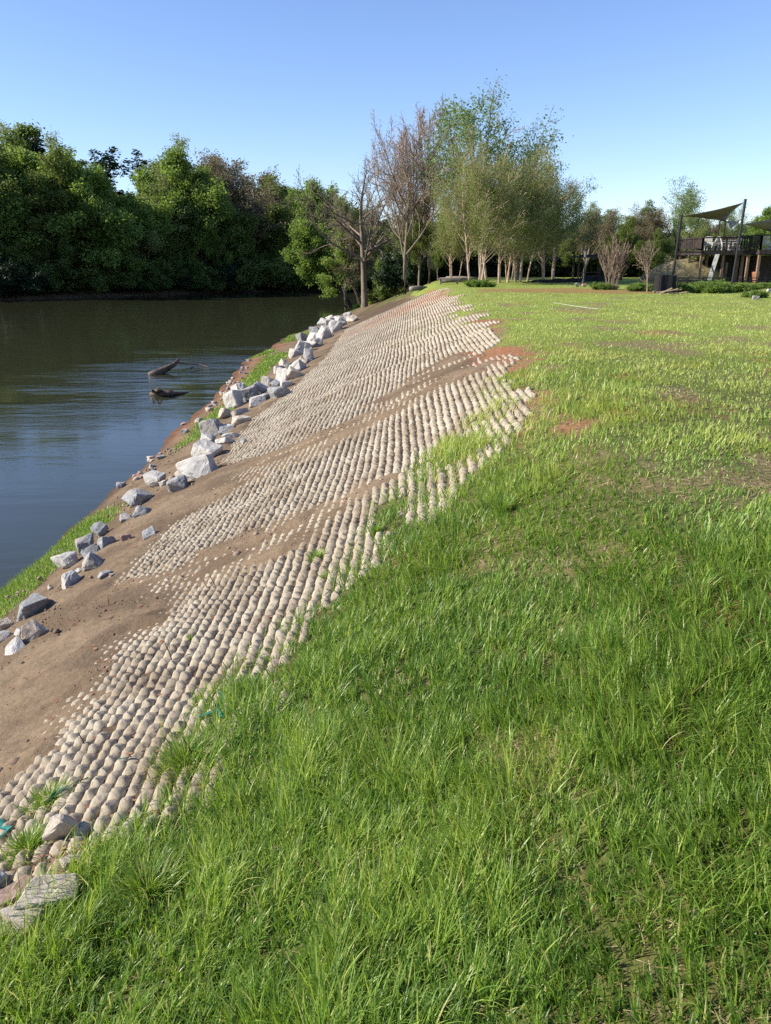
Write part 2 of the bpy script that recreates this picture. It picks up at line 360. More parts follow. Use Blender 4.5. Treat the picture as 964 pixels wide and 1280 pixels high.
# ---------------------------------------------------------------- ground sheet
def axis(segs):
    out = []
    for a, b, s0, s1 in segs:
        n = max(2, int(round((b-a)/((s0+s1)/2)))); t = np.linspace(0, 1, n, endpoint=False)
        k = s1/s0
        out += list(a+(b-a)*((k**t-1)/(k-1) if abs(k-1) > 1e-3 else t))
    out.append(segs[-1][1]); return np.array(out)
gx = axis([(-340, -200, 40, 40), (-200, -60, 12, 8), (-60, -12, 4, .6), (-12, -6.5, .15, .08), (-6.5, 3, .042, .042), (3, 9, .07, .3), (9, 60, .5, 4), (60, 340, 10, 60)])
gy = axis([(-40, 1, 8, .3), (1, 11, .045, .05), (11, 22, .055, .12), (22, 55, .12, .3), (55, 130, .5, 3), (130, 260, 4, 12), (260, 430, 20, 60)])
X, Y = np.meshgrid(gx, gy); X = X.ravel(); Y = Y.ravel()
Z = T(X, Y)
inb = (X > -12) & (X < 12) & (Y > -1) & (Y < 60)
md = np.zeros(X.shape); md[inb] = mud_d(X[inb], Y[inb])
gm = sstep(-.1, .35, grass_m(X, Y))
gm = np.where(Y > 70, sstep(3.4, 2.0, drop(X, Y)), gm)
Dd = drop(X, Y)
edge = sstep(3.38, 3.5, Dd+.18*fbm(X*.9, Y*.5, 3, 91))*(1-sstep(3.72, 3.84, Dd+.1*fbm(X, Y*.5, 3, 91)))*sstep(-.3, .05, fbm(X*.5, Y*.22, 3, 15))
edge = np.where((Y > 20) & (Y < 46), edge*sstep(.9, .2, (Dd-3.2)/.6), edge)
far_bank = poly_sd(X, Y, FAR)
md = md*(1-gm)*(1-sstep(3.0, 3.3, Dd))
fine = (X > -7.5) & (X < 9) & (Y < 26)
Z = Z+md
Z[fine] += (.012*fbm(X[fine]*6, Y[fine]*6, 3, 41)+.05*(fbm(X[fine]*1.7+Y[fine]*.5, Y[fine]*2.2, 5, 43)-.0)*sstep(.04, .08, md[fine]))*(1-.5*gm[fine])
nx, ny = len(gx), len(gy); I = np.arange(nx*ny).reshape(ny, nx)
Fq = np.stack([I[:-1, :-1], I[:-1, 1:], I[1:, 1:], I[1:, :-1]], -1).reshape(-1, 4)
bm_ = bare_m(X, Y)
clay = np.zeros(X.shape)
for p in CLAYS: clay = np.maximum(clay, sstep(-.25, .35, poly_sd(X, Y, p)+.6*fbm(X*2.2, Y*1.8, 4, 12)+.04))
clay = np.maximum(clay, .8*sstep(-.5, .5, poly_sd(X, Y, DIRT)+.8*fbm(X*.6, Y*.6, 3, 12)))
clay = np.maximum(clay, .55*sstep(.25, .5, fbm(X*1.1, Y*.8, 4, 29))*gm*(Y < 40))
clay = np.maximum(clay, .45*sstep(3.5, 3.8, Dd+.25*fbm(X, Y, 3, 19))*sstep(16, 26, Y)*(Y < 55))
clay = np.where(Y > 60, 0, clay)
straw = bm_*gm*(1-sstep(26, 50, Y))
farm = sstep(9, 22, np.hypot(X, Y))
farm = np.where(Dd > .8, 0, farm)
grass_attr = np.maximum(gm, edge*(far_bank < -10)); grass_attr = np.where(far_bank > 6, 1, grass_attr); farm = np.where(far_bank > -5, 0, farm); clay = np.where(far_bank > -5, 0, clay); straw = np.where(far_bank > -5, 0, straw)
damp = np.clip(sstep(.9, 1.0, 1-md/.085)*sstep(-.1, .5, -poly_sd(X, Y, GRASS))*(Dd < 3)*.75+sstep(3.75, 3.9, Dd), 0, 1)
damp = np.where(far_bank > -8, np.where(X < -40, 0, .35), damp)
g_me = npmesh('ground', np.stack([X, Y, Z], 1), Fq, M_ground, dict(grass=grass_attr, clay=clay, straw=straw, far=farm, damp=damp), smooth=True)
tag(link(bpy.data.objects.new('ground', g_me)), kind='structure')
# water
wv = [(-340, -40, WATER), (40, -40, WATER), (340, 430, WATER), (-340, 430, WATER)]
wm = MB(); wm.add(wv, [(0, 1, 2, 3)]); wm.build('river_water', M_water, kind='structure')
# ---------------------------------------------------------------- block mats
def block_verts(seed, n=5):
    r = np.random.default_rng(seed); k = 12 if n == 5 else 8
    th = (np.arange(k)+.5)*2*np.pi/k; c, sn = np.cos(th), np.sin(th)
    def ring(hx, hy, z, e):
        q = (np.abs(c)**e+np.abs(sn)**e)**(-1/e); return np.stack([c*q*hx, sn*q*hy, np.full(k, z)], 1)
    sx_, sy_ = r.normal(0, .004, 2); hh = r.uniform(.038, .048)
    rs = [ring(.058, .070, -.03, 6), ring(.057, .069, .004, 6), ring(.052, .064, .014, 6), ring(.021, .034, hh, 4), ring(.008, .016, hh+.004, 3)]
    if n != 5: rs = [rs[0], rs[2], rs[3]]
    for q_ in rs: q_[:, 0] *= .91; q_[:, 1] *= .88
    P = np.concatenate(rs+[np.array([[0, 0, rs[-1][0, 2]+.001]])]); P[2*k:, 0] += sx_; P[2*k:, 1] += sy_
    P += r.normal(0, .0030, P.shape); m = len(rs); Q = []
    for a in range(m-1):
        for b in range(k): Q.append((a*k+b, a*k+(b+1) % k, (a+1)*k+(b+1) % k, (a+1)*k+b))
    for b in range(0, k, 2): Q.append(((m-1)*k+b, (m-1)*k+(b+1) % k, (m-1)*k+(b+2) % k, m*k))
    return P, np.array(Q)
BV = [block_verts(k) for k in range(8)]; BVf = [block_verts(k+20, 3) for k in range(4)]
BM = [npmesh('block', P, Q, M_conc, smooth=False) for P, Q in BV]
seams = [1.2, 3.6, 9.0, 14.6, 20.2, 26.0, 33.0, 41.0, 50.5]
mat_desc = ['nearest strip of knobbly tan concrete block mat, cut off by the left picture edge',
            'tan concrete block mat just left of the tall foreground grass, its foot under brown mud',
            'concrete block mat between the two broad diagonal mud bands on the bank',
            'concrete block mat just beyond the upper diagonal mud band, reaching the red clay',
            'concrete block mat beside the pale boulders halfway up the riverbank',
            'concrete block mat behind the halfway one, beside a dense run of pale boulders',
            'distant concrete block mat beside the far cluster of small pale boulders',
            'farthest concrete block mat, stained red at its top by clay']
pitch_x, pitch_y = .106, .123
for mi in range(len(seams)-1):
    ya, yb = seams[mi], seams[mi+1]
    i = np.arange(-6, 76); j = np.arange(int((yb-ya)/pitch_y))
    Ig, Jg = np.meshgrid(i, j); Ig = Ig.ravel().astype(float); Jg = Jg.ravel().astype(float)
    ph = rng.uniform(0, 1)
    y = ya+.04+Jg*pitch_y
    off = -(Ig+ph)*pitch_x
    off = off+.045*fbm(y*.45, Ig*.13+mi*5, 2, 101)+.012*fbm(y*3, Ig*.7, 2, 103)
    y = y+.05*fbm(Ig*.25, y*.3, 2, 102)+.03*np.sin(Ig*.2+mi)
    x = xcrest(y)+.55+off
    k = (x > rockx(y)+.1) & (drop(x, y) < 3.4) & (mud_d(x, y) < .066) & (grass_m(x, y) < .04+.006*y) & (rng.random(x.shape) > .006)
    x = x[k]+rng.normal(0, .004, k.sum()); y = y[k]+rng.normal(0, .004, k.sum())
    z = T(x, y); e = .05
    sx = (T(x+e, y)-T(x-e, y))/(2*e); sy = (T(x, y+e)-T(x, y-e))/(2*e)
    z = z+rng.normal(0, .004, len(x))-.004
    ang = rng.normal(0, .06, len(x)); scl = rng.uniform(.93, 1.07, len(x))
    nrm = np.stack([-sx, -sy, np.ones_like(sx)], 1)+rng.normal(0, .06, (len(x), 3)); nrm /= np.linalg.norm(nrm, axis=1)[:, None]
    tx = np.stack([np.cos(ang), np.sin(ang), np.zeros_like(ang)], 1); tx -= nrm*(tx*nrm).sum(1)[:, None]; tx /= np.linalg.norm(tx, axis=1)[:, None]
    ty = np.cross(nrm, tx); Rm = np.stack([tx, ty, nrm], 2)   # columns
    root = empty('concrete_block_mat', (float(xcrest(ya)-2), (ya+yb)/2, T1(xcrest(ya)-2, (ya+yb)/2)), label=mat_desc[mi], cat='erosion mat', group='concrete block mats laid side by side down the bank')
    ml = np.array(root.location)
    # the blocks that show largest become parts of their own
    dist = np.sqrt(x*x+y*y+z*z); gv = grass_m(x, y); inview = (np.abs(x/np.maximum(y, .1)) < .62) & (mud_d(x, y) < .035) & (gv < 0)
    cam_v = y*math.cos(PITCH)-z*math.sin(PITCH); pu = 482+F*x/cam_v; pv = 640+F*(-z*math.cos(PITCH)-y*math.sin(PITCH))/cam_v
    inview &= (pu > 8) & (pu < 956) & (pv < 1260)
    order = np.argsort(np.where(inview, dist, 1e6))[:100]
    solo = set(int(q) for q in order if inview[q])
    for q in solo:
        o = child('block', BM[q % 8], root)
        M4 = Matrix([[*(Rm[q][0]*scl[q]), x[q]-ml[0]], [*(Rm[q][1]*scl[q]), y[q]-ml[1]], [*(Rm[q][2]*scl[q]), z[q]-ml[2]], [0, 0, 0, 1]])
        o.matrix_basis = M4
    rest = np.array([q for q in range(len(x)) if q not in solo], int)
    Vs = []; Qs = []; base = 0
    lib = BV if ya < 19 else BVf
    for b in range(len(lib)):
        sel = rest[rest % len(lib) == b]
        if len(sel) == 0: continue
        P, Q = lib[b]
        W = np.einsum('nij,vj->nvi', Rm[sel]*scl[sel][:, None, None], P)+np.stack([x[sel], y[sel], z[sel]], 1)[:, None, :]-ml
        Vs.append(W.reshape(-1, 3)); Qs.append((Q[None]+(np.arange(len(sel))*len(P))[:, None, None]+base).reshape(-1, 4)); base += len(sel)*len(P)
    if Vs:
        o = child('block_field', npmesh('block_field', np.concatenate(Vs), np.concatenate(Qs), M_conc, smooth=ya >= 19), root); o['kind'] = 'stuff'
print('mats done')
# ---------------------------------------------------------------- rocks
import bmesh
def rock_mesh(seed, w, d, h, mat, bev=.06):
    r = random.Random(seed); bm = bmesh.new()
    for k in range(r.randint(10, 14)):
        v = Vector((r.gauss(0, 1), r.gauss(0, 1), r.gauss(0, 1))).normalized()*r.uniform(.8, 1.0)
        if k < 8: v = Vector((((k & 1)*2-1)*r.uniform(.3, .98), ((k >> 1 & 1)*2-1)*r.uniform(.3, .98), ((k >> 2 & 1)*2-1)*r.uniform(.35, .95)))
        bm.verts.new((v.x*w/2, v.y*d/2, v.z*h/2))
    ret = bmesh.ops.convex_hull(bm, input=bm.verts)
    bmesh.ops.delete(bm, geom=[g for g in ret['geom_interior'] if isinstance(g, bmesh.types.BMVert)], context='VERTS')
    bmesh.ops.bevel(bm, geom=list(bm.edges), offset=min(w, d, h)*bev, segments=1, affect='EDGES', clamp_overlap=True)
    bmesh.ops.triangulate(bm, faces=list(bm.faces))
    for lim in (.24, .15):
        bmesh.ops.subdivide_edges(bm, edges=[e for e in bm.edges if e.calc_length() > w*lim], cuts=1, use_grid_fill=True)
        bmesh.ops.triangulate(bm, faces=list(bm.faces))
    bm.normal_update(); co = np.array([v.co[:] for v in bm.verts])/w; nz_ = fbm(co[:, 0]*3+seed, co[:, 1]*3+co[:, 2]*3, 3, 7)*.05+fbm(co[:, 0]*4-co[:, 2]*4, co[:, 1]*4+seed, 2, 8)*.03
    for v, q in zip(bm.verts, nz_):
        if v.normal.length > .5: v.co += v.co.normalized()*float(q)*w
    for v in bm.verts:
        v.co += v.co.normalized()*r.gauss(0, .006*w)
    me = bpy.data.meshes.new('boulder'); bm.to_mesh(me); bm.free(); me.materials.append(mat); return me
# px, py(base), width px, height/width, tone
ROCKS = [(20, 826, 32, .5, 'W'), (8, 808, 22, .6, 'G'), (6, 792, 22, .6, 'T'), (27, 800, 12, .8, 'W'), (43, 808, 30, .8, 'T'), (44, 777, 36, .75, 'G'), (64, 742, 8, .8, 'W'),
 (90, 740, 34, .6, 'W'), (132, 728, 18, .5, 'G'), (141, 727, 8, .8, 'G'), (99, 724, 14, .6, 'W'), (118, 718, 28, .7, 'G'), (87, 713, 34, .6, 'W'), (115, 704, 24, .6, 'G'), (107, 693, 24, .8, 'G'),
 (136, 692, 24, .8, 'G'), (126, 674, 24, .8, 'G'), (157, 683, 15, .8, 'R'), (187, 678, 20, .45, 'G'), (158, 657, 20, .45, 'G'), (181, 650, 22, .6, 'G'), (175, 637, 34, .7, 'G'),
 (222, 620, 26, 1.0, 'G'), (205, 613, 11, .8, 'W'), (195, 612, 30, .6, 'W'), (231, 600, 18, .6, 'T'), (253, 606, 50, .62, 'W'), (261, 583, 34, .85, 'W'), (305, 557, 8, .8, 'W'),
 (259, 563, 22, .9, 'W'), (281, 561, 22, .4, 'W'), (290, 553, 20, .4, 'W'), (268, 551, 26, 1.0, 'G'), (284, 545, 22, .5, 'W'), (301, 536, 22, .6, 'T'), (281, 525, 18, .7, 'T'), (300, 523, 18, .5, 'W'),
 (293, 513, 25, 1.0, 'W'), (320, 513, 27, .65, 'W'), (333, 505, 16, .8, 'G'), (314, 503, 22, .9, 'G'), (300, 497, 22, .8, 'W'), (327, 496, 20, .8, 'W'), (349, 502, 26, .65, 'G'), (337, 487, 18, .8, 'W'), (347, 489, 15, .8, 'G'),
 (360, 489, 18, .6, 'W'), (356, 483, 26, .8, 'W'), (370, 478, 24, .7, 'T'), (347, 472, 18, .8, 'W'), (362, 466, 14, .9, 'G'), (372, 470, 22, .6, 'W'), (378, 461, 18, .6, 'T'), (356, 461, 14, .6, 'T'), (386, 457, 20, 1.1, 'W'), (370, 449, 16, .8, 'W'), (377, 446, 22, .9, 'W'), (386, 440, 20, .6, 'W'), (395, 438, 20, .7, 'G'),
 (378, 429, 14, .8, 'G'), (392, 431, 20, .6, 'W'), (405, 428, 20, .6, 'W'), (395, 421, 16, .8, 'G'), (407, 422, 18, .8, 'W'), (420, 419, 20, .8, 'W'), (413, 412, 16, .8, 'W'), (405, 412, 14, .8, 'W'), (426, 413, 15, .7, 'G'), (415, 405, 13, .8, 'W'), (425, 407, 14, .7, 'W'), (431, 405, 12, .7, 'G'), (440, 406, 16, .6, 'T'), (436, 400, 12, .7, 'W')]
RM = dict(W=M_rw, G=M_rg, T=M_rt, R=M_rr)
tone = dict(W='pale grey', G='dark blue-grey', T='tan', R='rust-brown')
items = []
for k, (px, py, wp, hr, tn) in enumerate(ROCKS):
    p = hit(px, py-wp*.15)
    dep = p.y*math.cos(PITCH)-p.z*math.sin(PITCH)
    items.append((p.y, k, p, wp*dep/F*1.14, hr, tn))
items.sort(key=lambda q: q[0])
for rank, (_, k, p, wd, hr, tn) in enumerate(items):
    r = random.Random(k*13+5)
    h = wd*hr*1.12; me = rock_mesh(k+100, wd, wd*r.uniform(.75, 1.15), h, RM[tn])
    o = link(bpy.data.objects.new('boulder', me)); o.location = (p.x, p.y, T1(p.x, p.y)+.06+h*.19); o.rotation_euler = (r.uniform(-.5, .5), r.uniform(-.5, .5), r.uniform(0, 6))
    shp = 'flat' if hr < .55 else ('blocky' if hr > .85 else 'angular'); sz = 'small' if ROCKS[k][2] < 15 else ('large' if ROCKS[k][2] > 29 else 'mid-sized')
    tag(o, f'{sz} {shp} {tone[tn]} boulder, {ordinal(rank)} from the near end of the riverbank rock line', 'boulder', 'riprap boulders along the foot of the block mats')
# extra rubble at the water's edge, far part
rub = []
for k in range(46):
    yy = 18+27*random.random(); 
    lo, hi = -9, -4
    for _ in range(30):
        mid = (lo+hi)/2
        if T1(mid, yy) < WATER+.02: lo = mid
        else: hi = mid
    rub.append((yy, lo+random.uniform(-.1, .55)+(.3 if k % 3 else 0)))
rub.sort()
for k, (yy, xx) in enumerate(rub):
    s = random.uniform(.14, .34); me = rock_mesh(k+300, s, s*.9, s*.6, random.choice([M_rr, M_rt, M_rg]))
    o = link(bpy.data.objects.new('shore_stone', me)); o.location = (xx, yy, max(T1(xx, yy), WATER-.05)+s*.12); o.rotation_euler = (0, 0, random.uniform(0, 6))
    tag(o, f'small brown stone on the reddish water edge, {ordinal(k)} outward along the shoreline stones', 'stone', 'brown stones along the water edge')
# foreground stones, lower left
def fstone(px, py, wp, ratio, dr, mat, lab, seed, rot=(0, 0, 0), lift=.2, name='stone'):
    p = hit(px, py); dep = p.y*math.cos(PITCH)-p.z*math.sin(PITCH); wd = wp*dep/F
    me = rock_mesh(seed, wd, wd*dr, wd*ratio, mat, .08); o = link(bpy.data.objects.new(name, me)); o.location = (p.x, p.y, T1(p.x, p.y)+wd*ratio*lift+.02); o.rotation_euler = rot
    tag(o, lab, 'stone')
fstone(80, 1050, 44, 1.0, .55, M_rt, 'upright yellow-tan stone leaning on the nearest concrete blocks', 501, (.3, .5, .5), .35)
fstone(66, 1135, 78, .42, .8, M_rt, 'large pale flat-topped stone in the grass at lower left', 502, (.1, .0, .2), .6)
fstone(38, 1165, 62, .7, .8, M_rt, 'pale rough stone half buried in grass below the flat-topped stone', 503, (0, .1, .9), .25)
fstone(22, 1125, 60, .3, .6, M_rr, 'rust-red slab of stone beside the flat-topped stone at lower left', 504, (.2, -.3, .5), .5)
fstone(-2, 1110, 30, .9, .8, M_rg, 'blue-grey stone at the left picture edge above the rust-red slab', 505, (0, .1, .9), .3)
fstone(90, 1085, 26, .6, .8, M_rt, 'small crumbly stone among dead leaves below the upright stone', 506, (0, .1, .9), .3)
# ---------------------------------------------------------------- driftwood
M_drift = simple('wet_driftwood', (.15, .11, .08), (.035, .026, .02), 9, .7, .5, .02)
def drift(pts, rad, lab, twigs=()):
    root = empty('driftwood', hit(pts[0][0], pts[0][1], zf=WATER), label=lab, cat='driftwood')
    m = MB(); P = []
    for q in pts: v = hit(q[0], q[1], zf=WATER+(q[2] if len(q) > 2 else 0)) if len(q) < 4 else None; P.append(v-root.location)
    m.tube(P, rad, 8); m.build('trunk', M_drift, root, True)
    for tw in twigs:
        m = MB(); P = [hit(q[0], q[1], zf=WATER+q[2])-root.location for q in tw[0]]; m.tube(P, tw[1], 5); m.build('branch', M_drift, root, True)
drift([(187, 470, -.05), (197, 466, .08), (208, 461, .22), (217, 456, .42), (224, 449, .6)], [.2, .2, .17, .13, .07], 'dark broken log rising out of the river, the upper of two snags',
      [([(221, 453, .4), (235, 455, .15), (248, 455, .08), (258, 458, .05), (265, 461, -.05)], [.04, .035, .03, .03, .02])])
drift([(188, 494, 0), (197, 491, .1), (208, 492, .12), (222, 492, .06), (236, 491, -.02)], [.12, .2, .12, .08, .04], 'tangled dark snag low on the river below the broken log',
      [([(193, 492, .05), (198, 487, .35), (205, 490, .1)], [.08, .1, .04]), ([(205, 491, .1), (214, 488, .2), (220, 491, .0)], [.05, .04, .02]), ([(196, 491, .1), (191, 488, .3), (189, 490, .1)], [.05, .05, .03])])
# ---------------------------------------------------------------- grass
def blades(x, y, z, hgt, wid, az, bend, tint, segs, name, flop=None):
    n = len(x); ts = np.linspace(0, 1, segs+1)
    lx, ly = np.cos(az), np.sin(az)       # lean direction
    px_, py_ = -ly, lx
    tw = rng.uniform(-.8, .8, n); px2 = px_*np.cos(tw)+lx*np.sin(tw); py2 = py_*np.cos(tw)+ly*np.sin(tw)
    V = np.zeros((n, 2*(segs+1), 3), np.float32)
    th0 = rng.uniform(.02, .35, n)
    cx = np.zeros(n); cz = np.zeros(n)
    for i, t in enumerate(ts):
        if i > 0:
            a = th0+bend*(t**1.3); ds = hgt/segs; cx = cx+np.sin(a)*ds; cz = cz+np.cos(a)*ds
        wv_ = wid*(1-t**1.8)*(.75+.25*min(1, t*3))*.5+(.0004 if i < segs else 0)
        for s_, k in ((-1, 0), (1, 1)):
            V[:, 2*i+k, 0] = x+lx*cx+s_*px2*wv_; V[:, 2*i+k, 1] = y+ly*cx+s_*py2*wv_; V[:, 2*i+k, 2] = z+cz
    q = np.array([[2*i, 2*i+1, 2*i+3, 2*i+2] for i in range(segs)])
    Q = (q[None]+(np.arange(n)*2*(segs+1))[:, None, None]).reshape(-1, 4)
    return V.reshape(-1, 3), Q, np.repeat(tint, 2*(segs+1))
def scatter(nn, d0, d1, cap):
    a = rng.uniform(-R(40), R(40), nn); d = np.exp(rng.uniform(math.log(d0), math.log(d1), nn))
    lnr = math.log(d1/d0); rho = nn/lnr/(R(80)*d*d)      # blades per m2
    keep = rng.random(nn) < np.minimum(1, cap/rho)
    a = a[keep]; d = d[keep]; return np.sin(a)*d, np.cos(a)*d
def lawn(nn, d0, d1, cap, segs, name):
    x, y = scatter(nn, d0, d1, cap); d = np.hypot(x, y)
    # pull into tufts
    cl = np.floor(rng.random(len(x))*1e6)
    ts_ = .07*(1+d*.06); tx = np.round(x/ts_+.35*np.sin(y*9)); ty = np.round(y/ts_)
    jx = _hash(tx, ty, 3)-.5; jy = _hash(tx, ty, 4)-.5; cxx = (tx+jx*.8-.35*np.sin(ty*ts_*9))*ts_; cyy = (ty+jy*.8)*ts_
    f = rng.uniform(.0, .75, len(x)); x = x+(cxx-x)*f*.7; y = y+(cyy-y)*f*.7
    g = grass_m(x, y); b = bare_m(x, y)
    G2 = poly_sd(x, y, PATCH)
    pr = sstep(-.30-.03*np.minimum(y, 30), .3, g)*(1-b*.9)*(1-.5*sstep(3.2, 6.0, d)*(1-.5*sstep(10, 18, d))); pr = np.maximum(pr, .55*sstep(-.5, .4, G2)); keep = rng.random(len(x)) < pr
    keep &= (y > .9) | (np.abs(x) > 1.2)
    x = x[keep]; y = y[keep]; g = g[keep]; b = b[keep]; d = d[keep]; n = len(x)
    z = T(x, y)-.005
    big = fbm(x*.8, y*.7, 3, 61); mid_ = fbm(x*2.6, y*2.4, 3, 63); tuft = _hash(np.round(x/.11), np.round(y/.11), 9)
    near_lush = 1-sstep(3.6, 6.0, y-1.2*np.minimum(0, x-.5))      # tall rank grass in front and on the shoulder
    shoulder = sstep(2.6, .8, poly_sd(x, y, GRASS))*(1-sstep(9, 16, y))
    lush = np.maximum(near_lush*.8, shoulder*(.8+.3*mid_))
    h = (.055+.095*lush)*(1+.35*big+.6*mid_)*(.6+.7*tuft)*rng.uniform(.55, 1.35, n)*(1-.5*b)*1.05
    h = np.where(d > 14, np.maximum(h, .04)*1.0, h)
    h *= np.where(d > 45, .6, 1)
    wd = .0054*np.maximum(1, d/3.2)**.52*rng.uniform(.55, 1.5, n)
    az = rng.uniform(0, 2*np.pi, n)*.6+fbm(x*1.2, y*1.2, 2, 70)*4+rng.normal(0, .6, n)
    bend = np.abs(rng.normal(.7, .55, n))
    yel = sstep(4.5, 10, d)*(.28+.22*sstep(-.3, .5, fbm(x*.35, y*.25, 3, 81)))*(x > .5)
    tint = np.clip(.41+.2*big+.12*mid_+.14*(tuft-.5)+rng.normal(0, .19, n)+yel+.06*(1-lush)+.10*b, .02, .86)
    dead = rng.random(n) < (.025+.10*b+.02*(1-lush)); tint = np.where(dead, rng.uniform(.9, 1, n), tint)
    return blades(x, y, z, h, wd, az, bend, tint, segs, name)
def merge(parts):
    V = []; Q = []; A = []; b = 0
    for v, q, a in parts: V.append(v); Q.append(q+b); A.append(a); b += len(v)
    return np.concatenate(V), np.concatenate(Q), np.concatenate(A)
v, q, a = merge([lawn(175000, 1.3, 4.2, 8000, 5, 'g'), lawn(330000, 4.2, 14, 7000, 3, 'g'), lawn(400000, 14, 75, 9999, 2, 'g')])
o = link(bpy.data.objects.new('lawn_grass', npmesh('lawn_grass', v, q, M_grass, dict(tint=a)))); tag(o, 'long green spring grass over the top of the bank and the field', 'grass', kind='stuff')
print('lawn blades', len(a))
# dead straw litter lying flat
def litter(n, cond, name, lab, mat=None, length=(.03, .12), wid=.0013, maxd=12):
    x, y = scatter(n, 1.3, maxd, 1500); k = rng.random(len(x)) < cond(x, y); x = x[k]; y = y[k]; m = len(x); d = np.hypot(x, y)
    z = T(x, y)+rng.uniform(.004, .03, m)+mud_d(x, y)*(1-sstep(-.1, .35, grass_m(x, y)))
    a = rng.uniform(0, 2*np.pi, m); l = rng.uniform(*length, m)*.5; w_ = wid*np.maximum(1, d/3)*rng.uniform(.5, 1.3, m); dz = rng.normal(0, .15, m)*l
    c, s = np.cos(a), np.sin(a); V = np.zeros((m, 4, 3))
    for i, (u, v_) in enumerate(((-1, -1), (1, -1), (1, 1), (-1, 1))):
        V[:, i, 0] = x+u*l*c-v_*w_*s; V[:, i, 1] = y+u*l*s+v_*w_*c; V[:, i, 2] = z+u*dz
    Q = np.arange(m*4).reshape(m, 4)
    o = link(bpy.data.objects.new(name, npmesh(name, V.reshape(-1, 3), Q, mat or M_dry, dict(tint=np.repeat(rng.random(m), 4))))); tag(o, lab, 'litter', kind='stuff')
litter(60000, lambda x, y: sstep(-.1, .3, grass_m(x, y))*(.12+.88*bare_m(x, y)), 'straw_litter', 'dead straw lying in thin patches of the lawn')
litter(5000, lambda x, y: (1-sstep(-.3, .0, grass_m(x, y)))*.35*(drop(x, y) < 3.3), 'leaf_litter', 'dry leaf scraps scattered over mud and blocks', mat=simple('dead_leaves', (.33, .17, .09), (.15, .08, .05), 20), length=(.015, .045), wid=.008, maxd=20)
cl_ = hit(70, 1085)
litter(160000, lambda x, y: np.exp(-((x-cl_.x)**2+(y-cl_.y)**2)/.045)*.7, 'dead_leaves', 'heap of dead orange leaf scraps beside the stones at lower left', mat=simple('orange_leaves', (.36, .21, .13), (.16, .09, .055), 20), length=(.015, .05), wid=.008)
# shore grass
n = 700000
yy = np.exp(rng.uniform(math.log(6), math.log(60), n)); xx = rng.uniform(-9, -2, n); D_ = drop(xx, yy)
e = sstep(3.35, 3.5, D_+.18*fbm(xx*.9, yy*.5, 3, 91))*(1-sstep(3.76, 3.86, D_+.1*fbm(xx, yy*.5, 3, 91)))*sstep(-.3, .05, fbm(xx*.5, yy*.22, 3, 15))
e = np.where((yy > 20) & (yy < 46), e*sstep(.9, .2, (D_-3.2)/.6), e)
k = rng.random(n) < e; xx = xx[k]; yy = yy[k]; n = len(xx)
v, q, a = blades(xx, yy, T(xx, yy), rng.uniform(.06, .16, n), .006*np.maximum(1, yy/7), rng.uniform(0, 6.3, n), np.abs(rng.normal(.8, .5, n)), np.clip(rng.normal(.5, .2, n), .1, .95), 2, 's')
o = link(bpy.data.objects.new('shore_grass', npmesh('shore_grass', v, q, M_grass, dict(tint=a)))); tag(o, 'thin strip of bright grass along the river edge below the boulders', 'grass', kind='stuff')
# grass tufts on the blocks and small weeds
def tuft(px, py, wp, nb, hgt, lab, dry=.1):
    p = hit(px, py); p.z = T1(p.x, p.y)
    dep = p.y*math.cos(PITCH)-p.z*math.sin(PITCH); rad = wp*dep/F*.32
    r = np.abs(rng.normal(0, .5, nb))*rad; th = rng.uniform(0, 2*np.pi, nb); x = r*np.cos(th); y = r*np.sin(th)
    z = T(x+p.x, y+p.y)-p.z
    az = th+rng.normal(0, .5, nb); v, q, a = blades(x, y, z, hgt*rng.uniform(.45, 1.2, nb), .0038*max(1, dep/3.0)*rng.uniform(.6, 1.4, nb), az, np.abs(rng.normal(1.0, .45, nb)), np.where(rng.random(nb) < dry, .95, np.clip(rng.normal(.45, .16, nb), 0, .86)), 4, 't')
    me = npmesh('grass_tuft', v, q, M_grass, dict(tint=a)); o = link(bpy.data.objects.new('grass_tuft', me)); o.location = p
    tag(o, lab, 'grass tuft')
tuft(232, 955, 120, 900, .16, 'wide arching grass tuft spread over the near blocks')
tuft(60, 1005, 90, 420, .13, 'loose grass tuft near the left edge, above the tan stone')
tuft(35, 1065, 95, 420, .15, 'grass tuft at the left edge beside the upright tan stone')
tuft(308, 872, 60, 330, .15, 'grass tuft beside the torn turquoise netting on the blocks')
tuft(185, 1120, 110, 900, .19, 'tall grass tuft right of the flat-topped stone')
tuft(395, 700, 34, 150, .13, 'small grass tuft on the upper edge of the near mud band')
tuft(470, 668, 30, 120, .13, 'small grass tuft right of the mud-band tuft, on the blocks')
tuft(405, 724, 16, 60, .09, 'tiny green weed between block rows below the mud-band tuft')
tuft(240, 800, 12, 50, .06, 'tiny weed between block rows beside the dead stem')
tuft(447, 385, 36, 500, .5, 'bright green weeds at the foot of the lone riverside tree')
tuft(462, 381, 26, 400, .5, 'bright green weeds right of the lone riverside tree trunk')
tuft(628, 640, 50, 260, .17, 'upright grass tuft on the shoulder in mid-lawn')
tuft(870, 745, 40, 160, .17, 'yellow-green grass tuft in the right of the lawn', .3)
tuft(790, 800, 50, 160, .15, 'yellowish grass tuft left of the right lawn tuft', .35)
